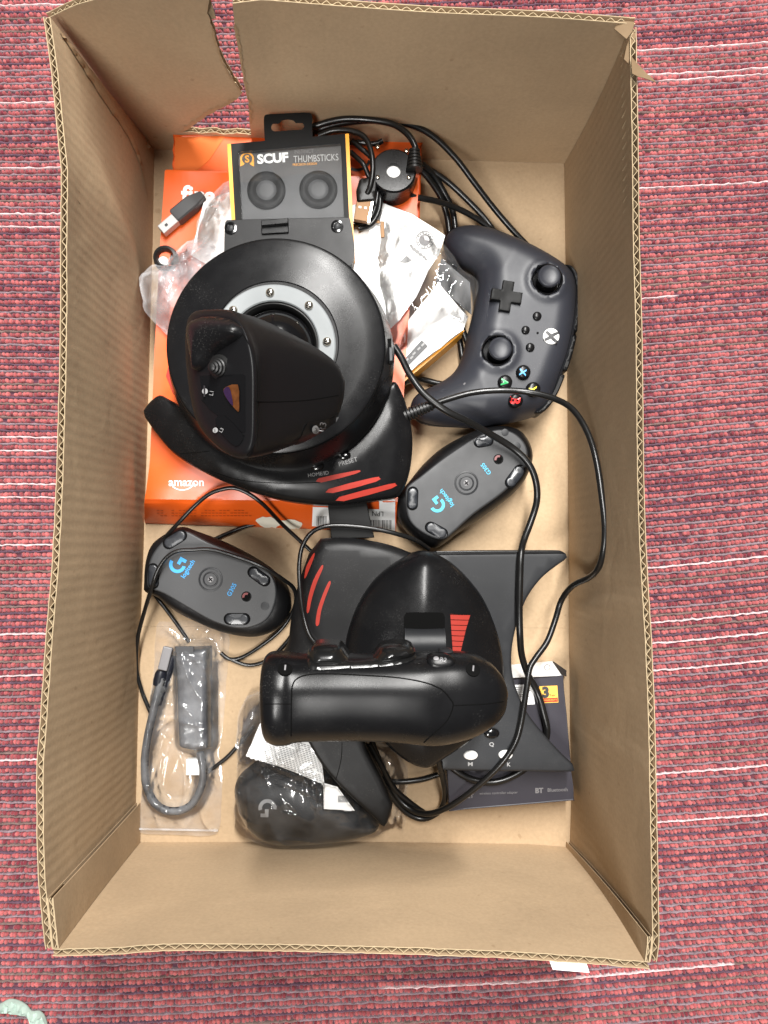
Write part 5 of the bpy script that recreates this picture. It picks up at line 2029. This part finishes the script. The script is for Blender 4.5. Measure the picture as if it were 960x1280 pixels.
for c, ang in ((Z4([(776, 153)])[0], 80), (Z4([(150, 152)])[0], 80)):
    loc, n = cast(hbv, *c)
    b = MB()
    b.lathe(loc, [(.0042, -.0006), (.0042, .0006), (.0030, .0009), (0, .0003)], 24, n)
    bo = b.build('screw_well', M['groove'], hnd, smooth=40)
    b = MB()
    b.box(loc + n * .0008, (.0009, .0044, .0007), math.radians(-6))
    b.build('painted_glint', M['faint_print'], bo, smooth=0)  # pale bar painted in as the glint of the well

# ================================================================== the game controller
pad = thing('game_controller', 'dark slate game controller with two sticks and coloured letter buttons, lying by the right wall', 'game controller', (0.09, 0.18, ZF))
Zc = lambda pts: zp(500, 250, 3.692, pts)
ol = cr(Zc([(208, 172), (224, 126), (268, 96), (340, 89), (430, 109), (520, 148), (620, 194), (710, 244), (778, 293), (814, 342), (831, 415), (830, 515), (815, 620), (790, 720), (760, 800), (728, 880), (688, 948), (640, 984), (560, 1010), (460, 1030), (360, 1040), (250, 1036), (150, 1028), (82, 1004), (52, 960), (62, 908), (100, 871), (160, 842), (220, 810), (265, 768), (295, 700), (320, 600), (345, 500), (360, 402), (354, 338), (328, 308), (270, 276), (226, 228)]), True, 4)
ZC = .036
sticks = [Zc([(680, 365)])[0], Zc([(450, 692)])[0]]
SC = [P(a, b, .050) for a, b in sticks]
gl = [P(*Zc([(270, 170)])[0], .03), P(*Zc([(120, 950)])[0], .03)]


def pad_z(x, y, d):
    h = .024 + .025 * fil(d, .021)
    for g in gl:
        r = np.sqrt((x - g.x) ** 2 + (y - g.y) ** 2)
        h -= .007 * np.clip(1 - r / .045, 0, 1)
    for c in SC:
        r = np.sqrt((x - c.x) ** 2 + (y - c.y) ** 2)
        h += .0016 * np.exp(-((r - .0135) / .0032) ** 2)
        h -= .0075 * sstep((.0118 - r) / .002)
    return h


pm_ = MB()
pillow(pm_, resample(xy(ol, ZC), .0025), pad_z, lambda x, y, d: .024 - .019 * fil(d, .020), .0022, (.0005, .0012, .0025, .0045, .007))
shell = pm_.build('controller_shell', M['pad'], pad, smooth=60)
pbv = pm_.bvh()
# shoulder buttons along the right edge
sh = MB()
se = Zc([(792, 300), (822, 345), (836, 415), (834, 515), (820, 610)])
sb_ = Zc([(818, 624), (795, 720), (770, 792)])
sc_ = Zc([(764, 806), (732, 884), (690, 952), (648, 988)])
for seg in (se, sb_, sc_):
    pts = cr(seg, False, 5)
    s_ = MB()
    inner = [(a - 8, b - 1.5) for a, b in pts]
    outer = [(a + .2, b + .1) for a, b in pts]
    pillow(s_, resample(xy(inner + outer[::-1], .035), .002), lambda x, y, d: .0335 + .004 * fil(d, .0030), lambda x, y, d: np.full_like(x, .016), .002, (.0006, .0014))
    s_.build('shoulder_button', M['black_matte'], shell, smooth=50)
sm_ = MB()
sm_.tube(line_on(pbv, Zc([(770, 292), (800, 345), (812, 420), (800, 560), (770, 700), (735, 800), (700, 900), (650, 968)]), -.00002), .00032, 6)
sm_.build('shell_seam', M['groove'], shell, smooth=0)
for c, off in zip(SC, ((.0008, .0012), (.0016, .0002))):
    k_ = MB()
    k_.lathe(Vector((c.x, c.y, 0)), [(.0122, .046), (.0122, .0497), (.0116, .0503), (.0109, .0499), (.0107, .0450), (.0100, .0435), (0, .0432)], 48)
    k_.build('stick_ring', M['black_gloss'], shell, smooth=40)
    b = MB()
    cc = Vector((c.x + off[0], c.y + off[1], 0))
    b.lathe(cc, [(.0045, .042), (.0045, .050), (.0080, .0510), (.0087, .0520), (.0088, .0534), (.0083, .0544), (.0074, .0548), (.0066, .0544), (.0043, .0538), (0, .0536)], 48)
    b.build('thumbstick', M['pad'], shell, smooth=50)
# cross-shaped pad
dc = P(*Zc([(490, 447)])[0], .0495)
cro = []
A_, Wd = .0118, .0044
for k in range(4):
    a0 = math.radians(90 * k - 9)
    u, v = Vector((math.cos(a0), math.sin(a0))), Vector((-math.sin(a0), math.cos(a0)))
    cro += [tuple(dc.xy + u * Wd - v * Wd), tuple(dc.xy + u * A_ - v * Wd), tuple(dc.xy + u * A_ + v * Wd)]
cr_ = MB()
pillow(cr_, densify(cro, .0014), lambda x, y, d: .0525 - .0012 * (1 - np.clip(np.sqrt((x - dc.x) ** 2 + (y - dc.y) ** 2) / .012, 0, 1)) - .0008 * (1 - fil(d, .0009)), lambda x, y, d: np.full_like(x, .044), .0018, (.0004, .0009))
cr_.build('direction_pad', M['dead_black'], shell, smooth=40)
for (c, ch, mt) in (((567, 797), 'X', 'blue_l'), ((483, 843), 'A', 'green_l'), ((612, 875), 'Y', 'yel_l'), ((531, 928), 'B', 'red_l')):
    q = Zc([c])[0]
    loc, n = cast(pbv, *q)
    loc.z = max(loc.z, .0455)
    w_b = MB()
    n2 = (n + Vector((0, 0, 2))).normalized()
    w_b.lathe(loc, [(.0057, -.002), (.0056, .0006), (.0054, .0028), (.0048, .0038), (.0030, .0043), (0, .0045)], 32, n2)
    bo = w_b.build('letter_button', M['black'], shell, smooth=60)
    lettering(ch, w_b.bvh(), (q[0], q[1] - .5), 9.0, -98, M[mt], bo, 'letter', bold=.03, lift=.0003)
for c, r in (((632, 537), .0034), ((579, 601), .0032), ((600, 681), .0034)):
    loc, n = cast(pbv, *Zc([c])[0])
    b = MB()
    b.lathe(loc, [(r, -.001), (r, .0010), (r * .8, .0016), (0, .0018)], 24, n)
    b.build('small_button', M['black'], shell, smooth=50)
loc, n = cast(pbv, *Zc([(635, 614)])[0])
b = MB()
disc(b, loc, .0009, .0003, 12, n)
b.build('status_lamp', M['groove'], shell, smooth=0)
xq = Zc([(697, 630)])[0]
loc, n = cast(pbv, *xq)
b = MB()
b.lathe(loc, [(.0062, -.001), (.0062, .0007), (.0056, .0011), (.0030, .0014), (0, .0015)], 36, n)
xo = b.build('emblem_button', M['white'], shell, smooth=60)
xb = b.bvh()
xm = MB()
for s_ in (-1, 1):
    v = []
    for t in np.linspace(-1, 1, 13):
        yy = t * 9.0
        xx = s_ * (abs(t) ** .8) * math.copysign(1, t) * 6.2
        w = 2.5 * (1.15 - .5 * abs(t))
        v.append((xx - w, yy))
        v.append((xx + w, yy))
    f = [(2 * i, 2 * i + 1, 2 * i + 3, 2 * i + 2) for i in range(12)]
    put2d(xm, xb, v, f, xq, -98, .0003 + .0001 * (s_ > 0))
xm.build('emblem_print', M['ink'], xo, smooth=0)
sc_m = MB()
decal(sc_m, pbv, Zc([(292, 850), (300, 842), (304, 846), (296, 856)]), .0003, 2)
sc_m.build('scuff_mark', M['faint_print'], shell, smooth=0)

# ================================================================== two upturned mice


def mouse(label, loc, body, plate, feet, centre, sensor, dots, logo, texts, gcol, zbase=ZF, extra=None):
    t = thing('upturned_mouse', label, 'computer mouse', loc, 'upturned computer mice')
    zt = zbase + .038
    m = MB()
    bz_ = lambda x, y, d: zbase + .018 + .0185 * fil(d, .010)
    pillow(m, resample(xy(cr(body, True, 4), zbase + .028), .0025), bz_, lambda x, y, d: zbase + .018 - .018 * fil(d, .018), .004, (.0005, .0012, .0025, .0045, .007))
    m.build('mouse_shell', M['black_matte'], t, smooth=60)
    p = MB()
    pillow(p, resample(xy(cr(plate, True, 4), zt), .0022), lambda x, y, d: zt - .0012 * (1 - fil(d, .0016)), lambda x, y, d: np.full_like(x, zt - .006), .006, (.0004, .001, .0018))
    po = p.build('base_plate', M['mouse_plate'], t, smooth=50)
    bv = p.bvh()
    for (c, L, w, ang) in feet:
        a = math.radians(ang)
        r = w / 2
        pts = []
        for s in (1, -1):
            for k in range(9):
                th = math.radians(-90 + 180 * k / 8) + (0 if s > 0 else math.pi)
                u = s * (L / 2 - r) + r * math.cos(th)
                v = r * math.sin(th)
                pts.append((c[0] + u * math.cos(a) - v * math.sin(a), c[1] - (u * math.sin(a) + v * math.cos(a))))
        f = MB()
        big = [(c[0] + (q[0] - c[0]) * 1.16, c[1] + (q[1] - c[1]) * 1.16) for q in pts]
        decal(f, bv, big, .0002, 0)
        fo = f.build('foot_groove', M['groove'], po, smooth=0)
        f = MB()
        pillow(f, xy(pts, zt), lambda x, y, d: zt + .0001 + .0007 * fil(d, .0008) + .0003, lambda x, y, d: np.full_like(x, zt - .001), .002, (.0004, .0009))
        f.build('mouse_foot', M['mouse_foot'], t, smooth=50)
    s = mmpx(zt)
    loc = P(*centre, zt)
    m = MB()
    m.lathe(loc, [(15.5 * s, -.0006), (15 * s, .0004), (13.2 * s, .0006), (12.6 * s, -.0002), (10 * s, -.0002), (9.5 * s, .0003), (8.5 * s, .0004), (6 * s, -.0008), (0, -.0010)], 44)
    co = m.build('centre_cap', M['dark_grey'], t, smooth=40)
    m = MB()
    m.lathe(loc, [(4.6 * s, -.0012), (4.4 * s, -.0002), (2.5 * s, .0003), (0, .0003)], 22)
    m.build('screw', M['faint_print'], co, smooth=40)
    m = MB()
    m.box(loc + Vector((0, 0, .0003)), (6 * s, 1.3 * s, .0003), .7)
    m.box(loc + Vector((0, 0, .00035)), (1.3 * s, 6 * s, .0003), .7)
    m.build('screw_slot', M['groove'], co, smooth=0)
    loc = P(*sensor, zt)
    m = MB()
    m.lathe(loc, [(6.4 * s, -.0004), (6.3 * s, .0003), (5.6 * s, .0003), (5.2 * s, -.0004)], 28)
    so = m.build('sensor_rim', M['groove'], t, smooth=40)
    m = MB()
    m.lathe(loc, [(5.3 * s, .0001), (0, .0002)], 28)
    m.build('sensor_well', M['groove'], so, smooth=0)
    m = MB()
    v, f = arc_poly(2.4, 5.0, 60, 200, 12)
    put2d(m, bv, np.array(v), f, sensor, 0, .0005)
    m.build('sensor_glow', mat('dull_red_lens', (.16, .03, .03), .3), so, smooth=0)
    for c, r in dots:
        m = MB()
        m.lathe(P(*c, zt), [(r * s, -.0004), (r * s, .0002), (r * s * .8, .0003), (0, .0003)], 24)
        m.build('round_pad', M['dark_grey'], t, smooth=40)
    m = MB()
    g_logo(m, bv, logo[0], logo[1], logo[2], .0004)
    m.build('emblem', M[gcol], po, smooth=0)
    for s_, c, w, ang in texts:
        lettering(s_, bv, c, w, ang, M[gcol], po, 'lettering', bold=.015)
    return t, bv


Q1 = lambda pts: zp(480, 510, 4, pts)
mouse('upturned black mouse below the controller on the right, its base printed in light blue', P(585, 605, ZF),
      Q1([(50, 440), (110, 385), (200, 275), (300, 188), (430, 118), (520, 88), (620, 84), (692, 110), (737, 170), (753, 240), (735, 312), (690, 390), (600, 472), (480, 556), (380, 622), (300, 682), (250, 700), (180, 672), (100, 602), (60, 520)]),
      Q1([(108, 440), (118, 392), (180, 343), (300, 248), (450, 150), (560, 108), (640, 118), (700, 168), (720, 230), (700, 310), (600, 420), (450, 530), (350, 620), (300, 655), (240, 648), (160, 600), (118, 540)]),
      [(Q1([(143, 452)])[0], 26, 12, 88), (Q1([(262, 612)])[0], 27, 12.5, -28), (Q1([(655, 342)])[0], 29, 12.5, 53), (Q1([(498, 166)])[0], 22, 12.5, 10)],
      Q1([(412, 375)])[0], Q1([(572, 256)])[0], [(Q1([(662, 191)])[0], 5.4), (Q1([(605, 122)])[0], 4.5)], (Q1([(266, 484)])[0], 9.6, 127),
      [('logitech', Q1([(315, 448)])[0], 25, 127), ('G305', Q1([(509, 305)])[0], 16, 127)], 'cyan')
Q2 = lambda pts: zp(160, 620, 4, pts)
mouse('upturned black mouse by the left wall with a thin cable looped over its base', P(265, 725, ZF),
      Q2([(70, 440), (78, 330), (110, 240), (180, 185), (255, 151), (330, 174), (440, 214), (560, 270), (680, 340), (762, 410), (802, 480), (808, 560), (782, 632), (720, 682), (640, 709), (550, 706), (450, 682), (350, 642), (230, 582), (140, 512), (75, 482)]),
      Q2([(94, 430), (105, 330), (150, 250), (230, 184), (290, 175), (400, 230), (560, 292), (680, 352), (735, 430), (740, 520), (700, 612), (620, 656), (530, 660), (420, 626), (300, 560), (180, 490), (108, 462)]),
      [(Q2([(235, 217)])[0], 29, 13, 32), (Q2([(127, 400)])[0], 28, 11.5, 92), (Q2([(545, 615)])[0], 29, 13, 0), (Q2([(655, 402)])[0], 28, 13, -36)],
      Q2([(413, 417)])[0], Q2([(592, 503)])[0], [(Q2([(685, 550)])[0], 5.4)], (Q2([(248, 343)])[0], 10.6, 60),
      [('logitech', Q2([(303, 366)])[0], 25, 58), ('G305', Q2([(519, 468)])[0], 17, 62)], 'blue')

# ================================================================== loose cables


def cable(label, paths, r, name='cable', m='cable', n=7):
    mb = None
    root = None
    for pts in paths:
        b = MB()
        pts = [pts[0]] + [(q[0] + rng.normal(0, .5), q[1] + rng.normal(0, .5), q[2]) for q in pts[1:-1]] + [pts[-1]]
        b.tube([P(*p) for p in cr(pts, False, n)], r, 12)
        if root is None:
            root = tag(b.build(name, M[m], None, smooth=60), label, 'cable')
            root.name = name
        else:
            b.build('cable_run', M[m], root, smooth=60)
    return root


cable('thick black cable from the joystick base over the right mouse and throttle plate',
      [[(492, 432, .075), (502, 447, .074), (513, 468, .072), (530, 492, .072), (556, 512, .071), (585, 527, .066), (615, 543, .056), (642, 560, .051), (660, 580, .050), (670, 602, .048), (671, 626, .044), (664, 652, .044), (655, 676, .050), (651, 692, .058), (650, 720, .059), (649, 760, .059), (650, 795, .056), (653, 820, .047), (660, 842, .040), (671, 864, .036), (679, 888, .036), (684, 915, .035), (676, 938, .034), (655, 962, .034), (622, 977, .034), (590, 974, .034), (566, 960, .034), (548, 945, .032)]], .0026)
cable('black cable arching over the wall side of the black puck, behind the hang tab',
      [[(372, 186, .05), (380, 166, .06), (398, 157, .064), (428, 150, .066), (460, 149, .067), (490, 155, .069), (510, 168, .071), (518, 182, .0705), (518, 190, .069)]], .0024)
cable('bundle of long black cables running from the pack to behind the controller',
      [[(384, 172, .05), (400, 162, .056), (430, 154, .058), (470, 150, .058), (510, 155, .055), (540, 168, .050), (568, 196, .042), (592, 228, .034), (616, 258, .026), (642, 288, .020), (668, 316, .016)],
       [(520, 206, .03), (538, 213, .03), (560, 228, .026), (582, 248, .022), (604, 272, .018), (625, 300, .016)],
       [(500, 242, .044), (525, 248, .040), (548, 252, .034), (574, 262, .026), (600, 276, .02), (624, 296, .016)]], .0024)
cable('two black cables dropping side by side along the inner side of the game controller',
      [[(523, 210, .034), (534, 222, .030), (550, 246, .022), (560, 275, .016), (562, 310, .014), (561, 345, .016), (566, 378, .022), (574, 402, .024), (580, 418, .022), (588, 440, .016)],
       [(526, 204, .038), (540, 216, .030), (556, 240, .022), (567, 268, .016), (570, 310, .014), (567, 345, .012), (570, 385, .012), (576, 430, .010), (580, 456, .010), (592, 480, .010)],
       [(505, 478, .030), (524, 474, .012), (550, 480, .009), (580, 482, .009)]], .0025)
# USB lead coiled beside the amber pack
usb = thing('usb_lead', 'coiled black lead with a brass coloured plug, between the amber pack and the puck', 'cable', P(456, 250, .05))
ub = MB()
ub.tube([P(*p) for p in cr([(398, 170, .066), (418, 163, .068), (440, 164, .070), (456, 172, .071), (464, 190, .071), (466, 212, .070), (463, 232, .068), (459, 242, .066)], False, 7)], .0021, 12)
ub.build('lead', M['cable'], usb, smooth=60)
ub = MB()
ub.tube([P(*p) for p in cr([(440, 176, .060), (452, 186, .061), (466, 200, .060), (472, 224, .058), (471, 250, .056), (464, 272, .054), (452, 281, .053), (440, 280, .053)], False, 7)], .0020, 12)
ub.build('lead', M['cable'], usb, smooth=60)
ub = MB()
ub.tube([P(*p) for p in cr([(438, 190, .058), (454, 205, .060), (462, 222, .056), (474, 240, .055), (474, 262, .054), (464, 280, .053), (448, 286, .053)], False, 7)], .0020, 12)
ub.build('lead', M['cable'], usb, smooth=60)
ub = MB()
ub.tube([P(*p) for p in cr([(436, 178, .055), (450, 178, .056), (468, 180, .056), (478, 176, .056)], False, 7)], .0020, 12)
ub.build('lead', M['cable'], usb, smooth=60)
m_ = MB()
pillow(m_, densify(xy([(449, 222), (472, 219), (470, 250), (446, 252), (445, 236)], .066), .002), lambda x, y, d: .0625 + .0042 * fil(d, .0022), lambda x, y, d: np.full_like(x, .057), .003, (.0005, .0012))
m_.build('plug_shell', M['rubber'], usb, smooth=45)
m_ = MB()
m_.prism(xy([(446, 250), (464, 251), (459, 277), (442, 274)], .064), .0595, .064)
po = m_.build('plug_tip', M['brass'], usb, smooth=0, bevel=.0004)
tv = m_.bvh()
for q in ((450, 259), (457, 260)):
    h_ = MB()
    decal(h_, tv, [(q[0] - 1.6, q[1] - 1.4), (q[0] + 1.6, q[1] - 1.2), (q[0] + 1.5, q[1] + 1.6), (q[0] - 1.7, q[1] + 1.4)], .0004, 0)
    h_.build('latch_hole', M['paper'], po, smooth=0)
m_ = MB()
m_.prism(xy([(464, 251), (467, 251), (462, 278), (459, 277)], .064), .0595, .0638)
m_.build('plug_flank', M['steel'], usb, smooth=0)

cable('thin black cable winding over and round the left mouse and along the wall',
      [[(192, 900, .008), (186, 882, .010), (178, 862, .010), (171, 836, .012), (172, 800, .020), (180, 765, .030), (190, 733, .046), (198, 712, .050), (208, 697, .051), (222, 688, .0505), (240, 686, .050), (265, 688, .050), (300, 697, .050), (330, 709, .049), (352, 722, .042), (366, 735, .030), (370, 750, .022), (364, 770, .014), (350, 788, .010), (328, 806, .008), (304, 821, .008), (288, 824, .008), (276, 816, .008)],
       [(372, 782, .010), (358, 804, .008), (336, 824, .008), (312, 832, .008), (290, 825, .008)],
       [(186, 700, .012), (200, 680, .030), (222, 656, .046), (244, 632, .051), (262, 618, .051), (278, 611, .051), (294, 610, .051), (310, 616, .050), (330, 632, .046), (352, 654, .028), (374, 675, .02), (392, 692, .016)],
       [(268, 674, .008), (285, 666, .008), (304, 659, .008), (320, 655, .008)],
       [(318, 908, .007), (300, 930, .007), (286, 945, .007), (274, 955, .007), (258, 966, .006)],
       [(185, 728, .010), (196, 746, .009), (206, 760, .008), (216, 773, .006), (226, 786, .005), (236, 802, .005)]], .00155)
cable('thin black cable arching above the left deck of the throttle to the right mouse',
      [[(400, 808, .066), (388, 795, .066), (380, 770, .064), (375, 735, .064), (374, 705, .062), (379, 682, .060), (390, 666, .058), (405, 658, .058), (430, 657, .057), (465, 661, .056), (495, 667, .054), (520, 676, .048), (536, 686, .040)]], .0017)
cable('tangle of black cables emerging under the throttle handle above the bagged mouse',
      [[(538, 925, .060), (546, 945, .058), (553, 970, .046), (556, 995, .026), (548, 1015, .018), (528, 1024, .014), (506, 1014, .014), (486, 990, .016), (470, 960, .018), (456, 930, .02)],
       [(478, 975, .014), (500, 977, .012), (525, 974, .012), (548, 968, .014)],
       [(462, 930, .022), (476, 955, .02), (492, 985, .016), (512, 1004, .014), (530, 1016, .012)]], .0022)
